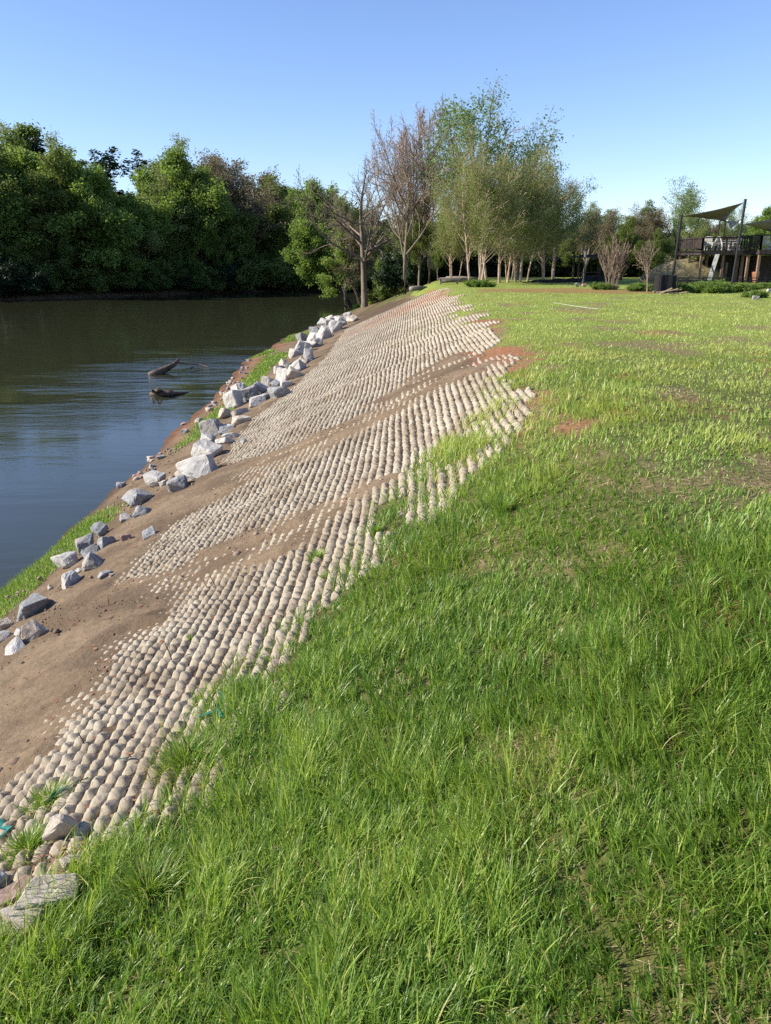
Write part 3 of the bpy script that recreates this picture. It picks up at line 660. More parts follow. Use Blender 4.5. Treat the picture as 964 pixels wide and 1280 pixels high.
# bare stems
M_stem = simple('dead_stem', (.13, .07, .045), (.05, .03, .02), 20)
for (x0, y0, x1, y1, lab) in [(107, 935, 98, 915, 'short dead stem standing in the nearest blocks'), (243, 950, 228, 920, 'dead stem behind the wide arching tuft'), (136, 763, 135, 743, 'thin dead stem standing alone in the mud'),
                              (216, 828, 205, 800, 'brown dead stem at the left end of the block rows'), (345, 860, 332, 835, 'dark bare stem by the turquoise netting'), (322, 1000, 308, 968, 'leafless dark stem in front of the blocks by the tall grass'),
                              (270, 735, 262, 718, 'thin stem at the top of the mud slope'), (314, 672, 305, 652, 'thin stem in the middle mud band')]:
    p = hit(x0, y0); r = at(x1, y1, p.y); d = r-p; m = MB()
    m.tube([(0, 0, -.02), d*.35+Vector((.006, 0, 0)), d*.7+Vector((-.006, .01, 0)), d*1.0], [.006, .005, .004, .002], 5)
    m.tube([d*.5, d*.7+Vector((.03, 0, .015))], [.003, .0015], 4)
    o = m.build('dead_stem', M_stem, label=lab, cat='stem'); o.location = p
# turquoise netting
M_net = simple('turquoise_netting', (.03, .22, .2), (.01, .11, .1), 60, .8, .4, .004)
def scrap(pts, lab, wd=.02):
    m = MB(); P = [hit(*q) for q in pts]; base = P[0].copy(); r = random.Random(int(base.x*1000))
    vs = []; 
    for i, p in enumerate(P):
        p = p-base; d = (P[min(i+1, len(P)-1)]-P[max(i-1, 0)]).normalized(); s = d.cross(Vector((0, 0, 1))).normalized()*wd*r.uniform(.5, 1.2)
        up = Vector((0, 0, .055+r.uniform(0, .02)))
        vs += [p+s+up, p-s+up+Vector((0, 0, r.uniform(-.02, .02)))]
    vs2 = [v-Vector((0, 0, .004)) for v in vs]; n_ = len(vs)
    fs = [(2*i, 2*i+1, 2*i+3, 2*i+2) for i in range(len(P)-1)]+[(n_+2*i+2, n_+2*i+3, n_+2*i+1, n_+2*i) for i in range(len(P)-1)]
    m.add(vs+vs2, fs); o = m.build('netting_scrap', M_net, label=lab, cat='netting'); o.location = base
scrap([(278, 872), (280, 882), (274, 893), (277, 906)], 'torn turquoise netting hanging below the grass tuft on the blocks', .016)
scrap([(248, 905), (262, 900), (276, 893)], 'turquoise netting strip lying left of the torn netting')
scrap([(60, 1012), (72, 1000), (88, 992), (112, 982)], 'long thin turquoise netting strip beside the dead leaves near the left', .010)
scrap([(0, 1030), (4, 1042), (14, 1045), (3, 1058)], 'crumpled turquoise netting at the left picture edge', .02)
scrap([(150, 958), (166, 955)], 'small turquoise netting scrap by the wide arching tuft', .012)
# gravel on the mud
def ico(n_, rad, cond, name, lab, yr, mat, size):
    bm = bmesh.new(); bmesh.ops.create_icosphere(bm, subdivisions=1, radius=1); bv = np.array([v.co[:] for v in bm.verts]); bf = np.array([[v.index for v in f.verts] for f in bm.faces]); bm.free()
    y = np.exp(rng.uniform(math.log(yr[0]), math.log(yr[1]), n_)); x = rng.uniform(-7.5, 3, n_); k = rng.random(n_) < cond(x, y); x = x[k]; y = y[k]; m = len(x)
    z = T(x, y)+mud_d(x, y)+.002
    s = size*np.exp(rng.normal(0, .65, m))*np.maximum(1, y/14); sc = s[:, None]*rng.uniform(.6, 1.2, (m, 3)); sc[:, 2] *= .7
    V = bv[None]*sc[:, None, :]*(1+rng.normal(0, .12, (m, len(bv), 1)))+np.stack([x, y, z], 1)[:, None]
    Q = (bf[None]+(np.arange(m)*len(bv))[:, None, None]).reshape(-1, 3)
    o = link(bpy.data.objects.new(name, npmesh(name, V.reshape(-1, 3), Q, mat))); tag(o, lab, 'gravel', kind='stuff')
ico(30000, 1, lambda x, y: sstep(.05, .08, mud_d(x, y))*(drop(x, y) < 3.7)*(.05+.95*sstep(.0, .5, fbm(x*.8, y*.8, 3, 21))), 'gravel', 'small clods and pebbles scattered on the brown mud', (3.5, 24), simple('clods', (.33, .25, .18), (.13, .09, .06), 3, coord='Generated'), .0085)
print('ground cover done')
# ---------------------------------------------------------------- trees
def tree_skel(seed, H, trunk_r, p):
    """returns (trunk MB, list of twig end points with direction)"""
    r = random.Random(seed); mb = MB(); ends = []
    def grow(pos, d, length, rad, lev):
        nseg = 5 if lev == 0 else (4 if lev < 3 else 3); pts = [pos.copy()]; rads = [rad]; cur = pos.copy(); dd = d.copy()
        tip = rad*(.45 if lev == 0 else .3)
        for i in range(nseg):
            dd = (dd+Vector((r.gauss(0, 1), r.gauss(0, 1), r.gauss(0, 1)))*p['wob'][min(lev, len(p['wob'])-1)]+Vector((0, 0, p['up'][min(lev, len(p['up'])-1)]))).normalized()
            cur = cur+dd*length/nseg; pts.append(cur.copy()); rads.append(rad+(tip-rad)*(i+1)/nseg)
        mb.tube(pts, [max(k, p.get('minr', .012)) for k in rads], 7 if lev == 0 else (5 if lev == 1 else 3), cap=False)
        if lev >= p['levels']:
            ends.append((pts[-1], dd)); ends.append((pts[-2], dd))
            if len(pts) > 3: ends.append((pts[1], dd))
            return
        nc = p['n'][lev]; st = p['start'][min(lev, len(p['start'])-1)]
        for c in range(nc):
            t = st+(1-st)*(c+r.random()*.8)/nc; f = min(t, .999)*nseg; i = int(f); q = pts[i].lerp(pts[i+1], f-i)
            dl = (pts[i+1]-pts[i]).normalized(); a = p['ang'][min(lev, len(p['ang'])-1)]*r.uniform(.7, 1.3); az = c*2.4+r.random()*1.2
            s1 = dl.orthogonal().normalized(); s2 = dl.cross(s1); nd = dl*math.cos(a)+(s1*math.cos(az)+s2*math.sin(az))*math.sin(a)
            taper = p['shape'](t) if lev == 0 else (1-.5*(t-st)/(1-st+.01))
            grow(q, nd.normalized(), length*p['ratio'][min(lev, len(p['ratio'])-1)]*taper*r.uniform(.75, 1.2), (rad+(tip-rad)*t)*p.get('rr', .55), lev+1)
        if lev > 0 or p.get('lead', True):
            grow(pts[-1], dd, length*(.3 if lev else .45), tip, min(lev+1, p['levels']))
    for k in range(p.get('stems', 1)):
        if p.get('stems', 1) == 1: base = Vector((0, 0, -.3)); d = Vector((p.get('lean', 0), 0, 1)).normalized()
        else:
            a = k*2.4+r.random(); rr_ = p.get('spread', .5); base = Vector((math.cos(a)*rr_*r.random(), math.sin(a)*rr_*r.random(), -.3)); d = Vector((math.cos(a)*p.get('splay', .2), math.sin(a)*p.get('splay', .2), 1)).normalized()
        grow(base, d, H*p.get('tl', .8)*r.uniform(.8, 1.05), trunk_r*(1 if p.get('stems', 1) == 1 else r.uniform(.5, 1)), 0)
    return mb, ends
def leaf_mesh(name, ends, per, spread, size, mat, seed, flat=.0, droop=0., zmin=.3):
    r = np.random.default_rng(seed); E = np.array([e[0][:] for e in ends]); D = np.array([e[1][:] for e in ends]); n = len(E)
    ct = r.normal(0, .17, n)
    idx = np.repeat(np.arange(n), per); m = len(idx)
    off = r.normal(0, 1, (m, 3)); off /= np.linalg.norm(off, axis=1)[:, None]; off *= (r.random(m)**.5*spread)[:, None]; off[:, 2] *= .75
    P = E[idx]+off-D[idx]*(r.random(m)*spread*.8)[:, None]; P[:, 2] -= droop*r.random(m)
    P = P[P[:, 2] > zmin]; m = len(P); idx = idx[:m]
    a = r.normal(0, 1, (m, 3)); a /= np.linalg.norm(a, axis=1)[:, None]; a[:, 2] -= droop*.5
    b = np.cross(a, r.normal(0, 1, (m, 3))); b /= np.linalg.norm(b, axis=1)[:, None]
    s = size*r.uniform(.5, 1.3, m); a *= s[:, None]; b *= (s*.55)[:, None]
    V = np.stack([P-a, P-b*.9, P+a, P+b], 1).reshape(-1, 3); Q = np.arange(m*4).reshape(m, 4)
    t = np.clip(.45+1.3*ct[idx]+r.normal(0, .2, m), 0, 1)
    return npmesh(name, V, Q, mat, dict(tint=np.repeat(t, 4)))
BROAD = dict(levels=3, n=[12, 6, 4], start=[.16, .25, .2], ang=[1.0, .75, .7], ratio=[.66, .55, .5], wob=[.09, .13, .2, .2], up=[.03, .13, .06, 0], shape=lambda t: .8+.35*math.sin(3.1*min(t+.1, 1))-.25*t, tl=.56, rr=.5)
TALL = dict(BROAD, n=[12, 6, 4], start=[.3, .25, .2], ratio=[.5, .55, .5], tl=.64)
UPR = dict(BROAD, n=[11, 7, 4], start=[.25, .2, .2], ang=[.65, .55, .6], ratio=[.85, .5, .45], up=[.03, .10, .06, .03], shape=lambda t: 1.05-.3*t, tl=.46)
BARE = dict(levels=3, n=[11, 8, 7], start=[.3, .2, .15], ang=[.85, .65, .6], ratio=[.8, .5, .42], wob=[.06, .16, .2, .2], up=[.02, .12, .08, .05], shape=lambda t: 1.1-.35*t, tl=.5, minr=.015, rr=.55)
BIRCH = dict(levels=3, n=[13, 6, 4], start=[.25, .25, .2], ang=[.75, .6, .6], ratio=[.62, .5, .5], wob=[.035, .1, .15, .2], up=[.02, .1, .02, -.05], shape=lambda t: 1.05-.4*t, tl=.6, stems=3, spread=1.2, splay=.13, rr=.45)
VASE = dict(levels=2, n=[6, 6], start=[.35, .2], ang=[.25, .3], ratio=[.5, .5], wob=[.05, .08, .1], up=[.05, .06, .06], shape=lambda t: 1.1-.4*t, tl=.7, stems=14, spread=.35, splay=.22, minr=.011, rr=.6)
PINE = dict(levels=2, n=[22, 5], start=[.5, .3], ang=[1.35, .6], ratio=[.24, .5], wob=[.02, .08, .1], up=[.0, .03, .02], shape=lambda t: 1.2-.8*t, tl=.95, rr=.35)
BUSH = dict(levels=2, n=[7, 5], start=[.15, .2], ang=[.8, .7], ratio=[.6, .5], wob=[.1, .15, .2], up=[.0, .04, .02], shape=lambda t: 1., tl=.75, stems=7, spread=.5, splay=.75, rr=.6)
KINDS = {}
def kind(key, skel, H, tr, bark, leaf, per, spread, size, nvar=2, droop=0., zmin=.3):
    KINDS[key] = []
    for k in range(nvar):
        mb, ends = tree_skel(hash(key) % 1000*0+sum(map(ord, key))*7+k, H, tr, skel)
        tm = mb.mesh('trunk', bark, True); lm = leaf_mesh('crown', ends, per, spread, size, leaf, k+5, droop=droop, zmin=zmin) if per else None
        top = float(np.percentile([e[0][2] for e in ends], 98.5))+spread*.4; KINDS[key].append((tm, lm, top))
    print(key, len(ends), len(mb.f))
kind('full', BROAD, 20, .35, M_bark_d, L['bright'], 36, 1.1, .17, 3)
kind('fullmid', BROAD, 20, .35, M_bark_d, L['mid'], 40, 1.1, .17, 3)
kind('tallolive', TALL, 20, .3, M_bark, L['olive'], 26, .95, .14, 2)
kind('tallpale', TALL, 20, .3, M_bark, L['pale'], 16, .85, .12, 2)
kind('brownbud', UPR, 20, .3, M_bark, L['brown'], 12, .8, .10, 2)
kind('pine', PINE, 20, .3, M_bark_d, L['pine'], 34, .75, .26, 2)
kind('bare', BARE, 15, .24, M_bark, L['brown'], 2, .35, .045, 1)
kind('pinkbud', dict(BARE, ang=[.62, .55, .5], ratio=[.85, .5, .45], start=[.25, .2, .15]), 16, .22, M_bark, L['pink'], 5, .4, .05, 2)
kind('birch', BIRCH, 14, .16, M_birch, L['birch'], 8, .75, .062, 3, .5)
kind('cool', UPR, 16, .2, M_bark, L['cool'], 8, .7, .08, 2)
kind('vase', VASE, 3.6, .035, M_twig, L['pale'], 0, .2, .03, 2)
kind('sapling', dict(UPR, n=[9, 5, 3], start=[.3, .2, .2]), 4.2, .06, M_twig, L['brown'], 1, .2, .03, 1)
kind('bush', BUSH, 3.4, .05, M_bark_d, L['mid'], 30, .55, .13, 2, zmin=0)
kind('bushpale', BUSH, 3.4, .05, M_bark_d, L['olive'], 22, .55, .12, 2, zmin=0)
kind('darkbush', BUSH, 3.4, .05, M_bark_d, L['pine'], 34, .55, .12, 1, zmin=0)
kind('lowbush', BUSH, 1.2, .02, M_bark_d, L['bright'], 22, .2, .045, 1, zmin=0)
TREES = {}
def tree(key, x, y, h, wide=1.0, var=None, rz=None, z=None):
    k = KINDS[key]; i = (random.randrange(len(k)) if var is None else var) % len(k); tm, lm, top = k[i]
    if z is None: z = T1(x, y)
    nm = {'pine': 'pine_tree', 'vase': 'bare_shrub', 'sapling': 'young_tree', 'bush': 'shrub', 'bushpale': 'shrub', 'darkbush': 'shrub', 'lowbush': 'shrub', 'birch': 'birch_tree'}.get(key, 'tree')
    r = empty(nm, (x, y, z), random.uniform(0, 6.28) if rz is None else rz); s = h/top; r.scale = (s*wide, s*wide, s)
    child('trunk', tm, r)
    if lm: child('crown', lm, r)
    return r
def ptree(key, px, top_py, Y, wide=1.0, **kw):
    a = at(px, top_py, Y); g = T1(a.x, Y); return tree(key, a.x, Y, max(.6, a.z-max(g, WATER)), wide, **kw)
# far bank
fb = []
def farline(px):   # depth of far waterline at a picture column
    for Yd in np.geomspace(60, 260, 400):
        a = at(px, 326, Yd)
        if poly_sd(np.array([a.x]), np.array([Yd]), FAR)[0] > 0: return Yd
    return 180
for px, tp, off, key, wd in [(-60, 150, 8, 'fullmid', 1.1), (10, 172, 9, 'full', 1.25), (45, 176, 5, 'tallolive', 1.2), (95, 182, 7, 'full', 1.15), (135, 200, 4, 'full', 1.0), (172, 205, 5, 'tallpale', 1.2),
                             (205, 176, 9, 'full', 1.0), (240, 198, 6, 'fullmid', 1.1), (275, 205, 9, 'tallolive', 1.1), (300, 195, 8, 'brownbud', 1.2), (330, 215, 6, 'tallolive', 1.15), (355, 222, 9, 'full', .9), (385, 240, 8, 'fullmid', 1.0),
                             (250, 262, 2, 'full', .8), (60, 245, 2, 'fullmid', 1.0), (20, 262, 3.9, 'tallpale', .9), (110, 262, 3.9, 'brownbud', .9), (160, 278, 2, 'tallpale', .8), (205, 270, 2, 'fullmid', .9), (300, 280, 2, 'fullmid', .9), (345, 285, 2, 'tallolive', .9), (420, 262, 9, 'fullmid', 1.0), (460, 270, 10, 'fullmid', 1.0), (500, 275, 10, 'tallolive', 1.0)]:
    Yd = farline(px)+off; fb.append((px, 0 if off < 4 else 1, ptree(key, px, tp+16, Yd, wd), key))
for px, tp, off, key, wd in [(5, 146, 24, 'tallpale', 1), (55, 165, 22, 'pine', 1.2), (75, 170, 24, 'pine', 1.2), (100, 168, 30, 'tallpale', 1), (118, 172, 24, 'pine', 1.2), (140, 172, 26, 'pine', 1.2), (160, 174, 24, 'pine', 1.2), (188, 166, 26, 'tallpale', .9), (225, 185, 26, 'tallpale', 1),
                             (258, 192, 24, 'brownbud', 1), (292, 184, 26, 'brownbud', 1.1), (320, 205, 26, 'pine', 1.), (352, 218, 24, 'fullmid', 1), (385, 230, 26, 'pine', 1), (410, 240, 26, 'fullmid', 1), (-30, 150, 24, 'fullmid', 1.2), (440, 250, 24, 'brownbud', 1)]:
    Yd = farline(px)+off; fb.append((px, 2, ptree(key, px, tp+(30 if key == 'pine' else 8), Yd, wd*(1.7 if key == 'pine' else 1.15)), key))
DESC = dict(full='bright green leafy', fullmid='dark green leafy', tallolive='olive-green airy', tallpale='pale thinly leafed', brownbud='brown budding', pine='dark pine', bush='dark green', bushpale='olive', darkbush='blackish green',
            birch='river birch', cool='cool green', bare='bare', pinkbud='pink-budded')
fb.sort(key=lambda q: q[0])
cnt = {0: 0, 1: 0, 2: 0}
for px, row, o, key in fb:
    rn = ['overhanging the far waterline', 'in the main row on the far bank', 'rising behind the far bank row'][row]
    tag(o, f'{DESC[key]} tree {rn}, {ordinal(cnt[row])} from the left', 'tree', 'trees on the far riverbank'); cnt[row] += 1
k = 0
for i, px in enumerate(np.linspace(-20, 500, 40)):
    Yd = farline(px)+.6+random.random()*1.5; a = at(px, 326, Yd)
    o = tree(['bush', 'bushpale', 'darkbush', 'bush', 'bushpale'][i % 5], a.x, Yd, random.uniform(2.6, 6.0), random.uniform(1.0, 1.5))
    if 15 < px < 120: o.location.y += 5; o.location.z = T1(o.location.x, o.location.y)
    tag(o, f'{["dark green", "olive", "blackish green", "dark green", "olive"][i%5]} shrub on the far water edge, {ordinal(i)} from the left', 'shrub', 'shrubs along the far water edge')
us = []
for i, px in enumerate(np.linspace(-70, 520, 34)):
    for off, key in ((5, ['fullmid', 'tallolive', 'full'][i % 3]), (17, ['fullmid', 'fullmid', 'tallolive'][i % 3])):
        Yd = farline(px)+off+random.uniform(-1, 2); a = at(px+random.uniform(-6, 6), 326, Yd)
        us.append((px, off, tree(key, a.x, Yd, random.uniform(7, 11) if off == 5 else random.uniform(11, 14), random.uniform(1.0, 1.25)), key))
cc = {}
for px, off, o, key in us:
    c = cc.get(off, 0); cc[off] = c+1; tag(o, f'{DESC[key]} understory tree {"low behind the far shore shrubs" if off == 5 else "deep in the far bank wood"}, {ordinal(c)} from the left', 'tree', 'understory trees on the far riverbank')
# middle group on the near bank
def lab(o, l, c='tree', g=None): return tag(o, l, c, g)
kind('lean', dict(BROAD, lean=-.55, start=[.3, .2, .2]), 15, .3, M_bark_d, L['bright'], 40, .8, .13, 1)
kind('lone', dict(BARE, start=[.42, .15, .15], n=[13, 8, 6], ratio=[.85, .5, .42], ang=[1.05, .7, .6], wob=[.02, .16, .2, .2], up=[.02, .16, .08, .05]), 15, .3, M_bark, L['brown'], 2, .4, .045, 1)
lb = hit(456, 384); lab(tree('lone', lb.x, lb.y, at(470, 196, lb.y).z-lb.z, 1.0, rz=.6), 'lone bare-branched tree with a straight trunk at the water edge beyond the blocks')
b1 = at(452, 330, 106); b2 = at(440, 330, 99)
lab(tree('lean', b1.x, 106, at(410, 218, 106).z+4.5, .85, rz=0), 'bright green leafy tree leaning over the river left of the lone bare tree')
lab(tree('lean', b2.x, 99, at(400, 262, 99).z+4.2, 1.15, rz=.25), 'lower bright green tree hanging far out over the water left of the lone tree')
lab(ptree('brownbud', 430, 262, 96, .8), 'rusty budding tree behind the lone bare trunk')
mids = [('pinkbud', 508, 156, 70, .85), ('pinkbud', 540, 132, 73, .95), ('bare', 505, 190, 84, .9), ('brownbud', 512, 240, 78, .8), ('tallolive', 525, 250, 74, .8), ('tallolive', 495, 285, 90, .8), ('fullmid', 550, 265, 84, .8), ('tallolive', 585, 255, 80, .7),
        ('cool', 614, 108, 68, 1.2), ('cool', 655, 160, 70, .9), ('cool', 700, 212, 66, 1.1), ('tallolive', 548, 300, 70, .6),
        ('birch', 598, 186, 57, .9), ('birch', 628, 178, 60, 1.0), ('birch', 662, 190, 62, 1.0), ('birch', 692, 215, 64, .95), ('birch', 572, 240, 63, .8), ('birch', 640, 262, 70, .9)]
mids.sort(key=lambda q: q[1]); seen = {}
for key, px, tp, Yd, wd in mids:
    o = ptree(key, px, tp, Yd, wd); c = seen.get(key, 0); seen[key] = c+1
    if key == 'pinkbud': l = ['tall tree with pinkish buds just right of the lone bare tree', 'tallest pink-budded thin tree in the middle group'][c]
    else: l = f'{DESC[key]} tree in the central grove, {ordinal(c)} of that kind from the left'
    lab(o, l, 'tree', {'birch': 'river birches in the central grove', 'cool': 'cool green trees above the grove', 'tallolive': 'olive airy trees in the grove'}.get(key))
# right hand wood
rights = []
for key, px, tp, Yd, wd in [('brownbud', 735, 262, 80, .8), ('tallpale', 755, 256, 84, 1.0), ('tallolive', 780, 275, 78, .9), ('tallolive', 800, 258, 86, .9), ('brownbud', 830, 258, 84, .8), ('cool', 858, 224, 88, 1.1), ('tallolive', 830, 290, 76, .8), ('tallpale', 880, 268, 82, .9),
                            ('tallolive', 905, 282, 80, .8), ('cool', 925, 254, 92, .8), ('brownbud', 890, 275, 86, .9), ('full', 962, 262, 80, .8), ('fullmid', 990, 266, 84, .8), ('tallolive', 720, 290, 82, .8), ('tallolive', 760, 300, 90, .9), ('tallpale', 850, 275, 94, 1.1),
                            ('tallpale', 735, 272, 104, 1.2), ('tallolive', 775, 274, 108, 1.2), ('tallpale', 815, 272, 106, 1.2), ('tallolive', 890, 278, 104, 1.2), ('fullmid', 1060, 262, 90, 1), ('full', 1120, 258, 86, 1), ('fullmid', 1190, 255, 88, 1), ('tallolive', 1270, 250, 84, 1), ('full', 1350, 245, 84, 1), ('fullmid', 1450, 240, 80, 1), ('full', 1560, 235, 78, 1), ('fullmid', 930, 288, 104, 1), ('fullmid', 690, 285, 98, 1), ('fullmid', 650, 280, 98, 1), ('fullmid', 600, 285, 100, 1), ('fullmid', 1010, 270, 98, 1), ('fullmid', 965, 280, 98, 1)]:  # rear row mixes in paler leaf kinds, putting distance haze into their colour
    rights.append((px, key, ptree(key, px, tp-(6 if Yd > 95 else 0), Yd, wd*(1.45 if Yd > 95 else 1.2)), Yd))
rights.sort(key=lambda q: q[0]); seen = {}
for px, key, o, Yd in rights:
    kk = (key, Yd > 95); c = seen.get(kk, 0); seen[kk] = c+1
    lab(o, f'{DESC[key]} tree in the park wood, {"rear" if Yd > 95 else "front"} row, {ordinal(c)} of its kind from left', 'tree', 'trees of the wood behind the park')
for i, (px, Yd, h, key) in enumerate([(560, 86, 3, 'darkbush'), (590, 88, 3, 'bush'), (620, 85, 2.5, 'darkbush'), (655, 86, 3, 'bushpale'), (690, 85, 3, 'darkbush'), (720, 86, 3, 'bush'), (750, 88, 3.5, 'bushpale'), (785, 87, 3, 'bush'), (815, 86, 3, 'bushpale'), (850, 90, 3.5, 'bush'), (880, 90, 3, 'bushpale'), (915, 90, 3, 'bush'), (950, 90, 3, 'bushpale'), (985, 88, 3, 'bush'), (535, 84, 3.4, 'darkbush')]):
    a = at(px, 330, Yd); lab(tree(key, a.x, Yd, h, 1.5), f'{DESC[key]} undergrowth shrub at the edge of the wood, {ordinal(i)} from the left' if i < 14 else 'blackish shrub at the left end of the wood undergrowth', 'shrub', 'undergrowth shrubs below the wood')
b1 = hit(503, 368); lab(tree('bush', b1.x, b1.y+3, 3.6, .8), 'dark evergreen shrub on the bank just beyond the farthest blocks', 'shrub')
b1 = hit(520, 362); lab(tree('darkbush', b1.x+.6, b1.y+9, 4, .9), 'blackish shrub behind the evergreen shrub at the crest', 'shrub')
b1 = hit(485, 374); lab(tree('bushpale', b1.x-.6, b1.y+4, 1.8, 1.3), 'low olive brush at the edge of the farthest blocks', 'shrub')
b1 = hit(765, 362); lab(tree('vase', b1.x, b1.y, at(765, 294, b1.y).z-b1.z, 1.0), 'leafless vase-shaped shrub with many pale stems right of the lamp', 'shrub')
b1 = hit(809, 365); lab(tree('sapling', b1.x, b1.y, at(809, 300, b1.y).z-b1.z, 1.1), 'small bare young tree with one trunk right of the vase-shaped shrub', 'tree')
b1 = hit(800, 364); lab(tree('lowbush', b1.x, b1.y, .45, 1.2), 'low green weed clump at the foot of the young bare tree', 'shrub')
b1 = hit(754, 362); lab(tree('lowbush', b1.x, b1.y, .4, 1.2), 'low green weed clump at the foot of the vase-shaped shrub', 'shrub')
b1 = hit(600, 359); lab(tree('lowbush', b1.x, b1.y, .5, 1.2), 'low green weeds at the foot of the front birches', 'shrub')
for px, py, h, wd, l in [(842, 366, .7, 1.6, 'small leafy green bush right of the black fabric enclosure'), (878, 366, .75, 2.0, 'rounded green bush below the raised deck'), (897, 365, .8, 2.2, 'widest green bush at the foot of the deck fence'), (930, 362, .5, 2.0, 'low green bush along the fence at right'), (955, 361, .5, 2.0, 'low weedy bush at the right picture edge'), (945, 372, .45, 1.6, 'weeds growing round the rubble at right')]:
    b1 = hit(px, py); lab(tree('lowbush', b1.x, b1.y, h*.72, wd*.8), l, 'shrub')
# ---------------------------------------------------------------- deck and park things
M_dk = simple('dark_stained_timber', (.06, .046, .04), (.028, .022, .019), 5, .8, .2)
M_post = simple('weathered_post', (.30, .20, .14), (.15, .10, .07), 5, .9, .3, .01, (1, 1, .2))
M_blk = simple('black_metal', (.022, .022, .024), (.012, .012, .013), 10, .5, 0)
M_white = simple('white_plastic', (.74, .74, .72), (.6, .6, .58), 10, .5, 0)
M_sail = simple('taupe_shade_cloth', (.19, .17, .155), (.14, .125, .115), 3, .9, 0)
M_wsail = simple('white_shade_cloth', (.78, .77, .74), (.7, .69, .66), 3, .9, 0)
M_glass = simple('dark_glass', (.02, .022, .025), (.014, .015, .016), 3, .15, 0, spec=.6)
M_fab = simple('black_silt_fabric', (.018, .018, .02), (.008, .008, .009), 3, .8, .5, .03, (1, 1, .2))
M_clayp = simple('orange_planter', (.36, .15, .08), (.28, .11, .06), 5, .8, 0)
GZ = -1.6
def gp(px, Y): a = at(px, 326, Y); return Vector((a.x, Y, T1(a.x, Y)))
def deck(name, label, x0, x1, y0, y1, ztop, zr, posts, panel_left, slats):
    cx, cy = (x0+x1)/2, (y0+y1)/2; root = empty(name, (cx, cy, GZ), label=label, cat='deck', group=None); o = Vector((cx, cy, GZ))
    m = MB(); m.box((0, 0, ztop-.10-GZ), (x1-x0, y1-y0, .1)); m.build('floor', M_dk, root)
    for ya, nm in ((y0, 'front'), (y1, 'rear')):
        m = MB(); m.box((0, ya-cy, ztop-.22-GZ), (x1-x0+.1, .1, .34)); m.build('beam', M_dk, root)
    for xa in (x0, x1):
        m = MB(); m.box((xa-cx, 0, ztop-.222-GZ), (.1, y1-y0-.12, .33)); m.build('beam', M_dk, root)
    def rail(a, b, slat):
        m = MB(); a = Vector(a)-o; b = Vector(b)-o; d = b-a; L_ = d.length; dn = d.normalized()
        m.bar(a+Vector((0, 0, zr-ztop)), b+Vector((0, 0, zr-ztop)), .16, .10)
        m.bar(a+Vector((0, 0, .12)), b+Vector((0, 0, .12)), .06, .06)
        n_ = max(2, int(L_/1.6))
        for i in range(n_+1): q = a+d*(i/n_); m.bar(q-Vector((0, 0, .1)), q+Vector((0, 0, zr-ztop-.055)), .1, .1)
        if slat:
            n2 = int(L_/slat[0])
            for i in range(n2): q = a+d*((i+.5)/n2); m.bar(q+Vector((0, 0, .155)), q+Vector((0, 0, zr-ztop-.06)), slat[1], .03) if abs(dn.x) > .5 else m.bar(q+Vector((0, 0, .155)), q+Vector((0, 0, zr-ztop-.06)), .03, slat[1])
        else:
            for f in (.4, .7): m.tube([a+Vector((0, 0, (zr-ztop)*f)), b+Vector((0, 0, (zr-ztop)*f))], .008, 4)
        m.build('railing', M_dk, root)
    rail((x0, y0, ztop), (x1, y0, ztop), None); rail((x0, y0, ztop), (x0, y1, ztop), slats); rail((x0, y1, ztop), (x1, y1, ztop), None)
    for px, py in posts:
        m = MB(); m.bar((px-cx, py-cy, -.2), (px-cx, py-cy, ztop-.39-GZ), .17, .17); m.build('post', M_post, root)
    return root
YF = 62.0
xl = at(876, 326, YF).x; xm = at(927, 326, YF).x; xr = at(1010, 326, YF).x
zt = at(900, 312, YF).z; zr = at(900, 297, YF).z
dk1 = deck('raised_deck', 'dark timber raised deck on brown posts, the left and lower of two', xl, xm+.5, YF, YF+5, zt, zr, [(xl+.1, YF+.2), (xl+.0, YF+2.4), (xl+.2, YF+4.8), (at(905, 326, YF).x, YF+.2), (at(899, 326, YF).x, YF+2.4), (xm+.2, YF+.3), (xm+.2, YF+4.6)], True, (.16, .13))
x2 = at(947, 326, YF-2).x
dk2 = deck('raised_deck', 'dark timber raised deck with slatted side, cut by the right picture edge', x2, xr, YF-2.2, YF+6, at(950, 311, YF-2).z, at(950, 294, YF-2).z, [(x2+.1, YF-2), (x2-.0, YF-.4), (x2+.0, YF+1.4), (x2+.1, YF+3.4), (x2+2.5, YF-2), (x2+5, YF-2)], True, (.42, .22))
# walls of the sheds below decks
def shed(x0, x1, y0, y1, z1, label):
    root = empty('shed', ((x0+x1)/2, (y0+y1)/2, GZ), label=label, cat='shed'); m = MB(); W_, D_ = x1-x0, y1-y0; H_ = z1-GZ
    m.box((0, D_/2, H_/2), (W_, .1, H_)); m.box((-W_/2, 0, H_/2), (.1, D_-.12, H_-.01)); m.box((W_/2, 0, H_/2), (.1, D_-.12, H_-.01)); m.box((-W_*.3, -D_/2, H_/2), (W_*.38, .1, H_)); m.box((W_*.4, -D_/2, H_/2), (W_*.2, .1, H_))
    m.box((W_*.095, -D_/2+.01, H_-.2), (W_*.40, .08, .4)); m.build('wall', M_dk, root)
    m = MB(); m.box((W_*.1, -D_/2+.03, (H_-.42)/2), (W_*.38, .05, H_-.44)); m.build('window', M_glass, root)
    m = MB(); m.box((0, 0, H_+.04), (W_+.2, D_+.2, .06)); m.build('roof', M_dk, root)
shed(at(910, 326, YF).x, at(926, 326, YF).x+.5, YF+2.6, YF+4.6, zt-.5, 'dark shed standing under the left raised deck')
shed(x2+1.0, xr-.3, YF+.5, YF+5, zt-.5, 'dark shed standing under the right raised deck')
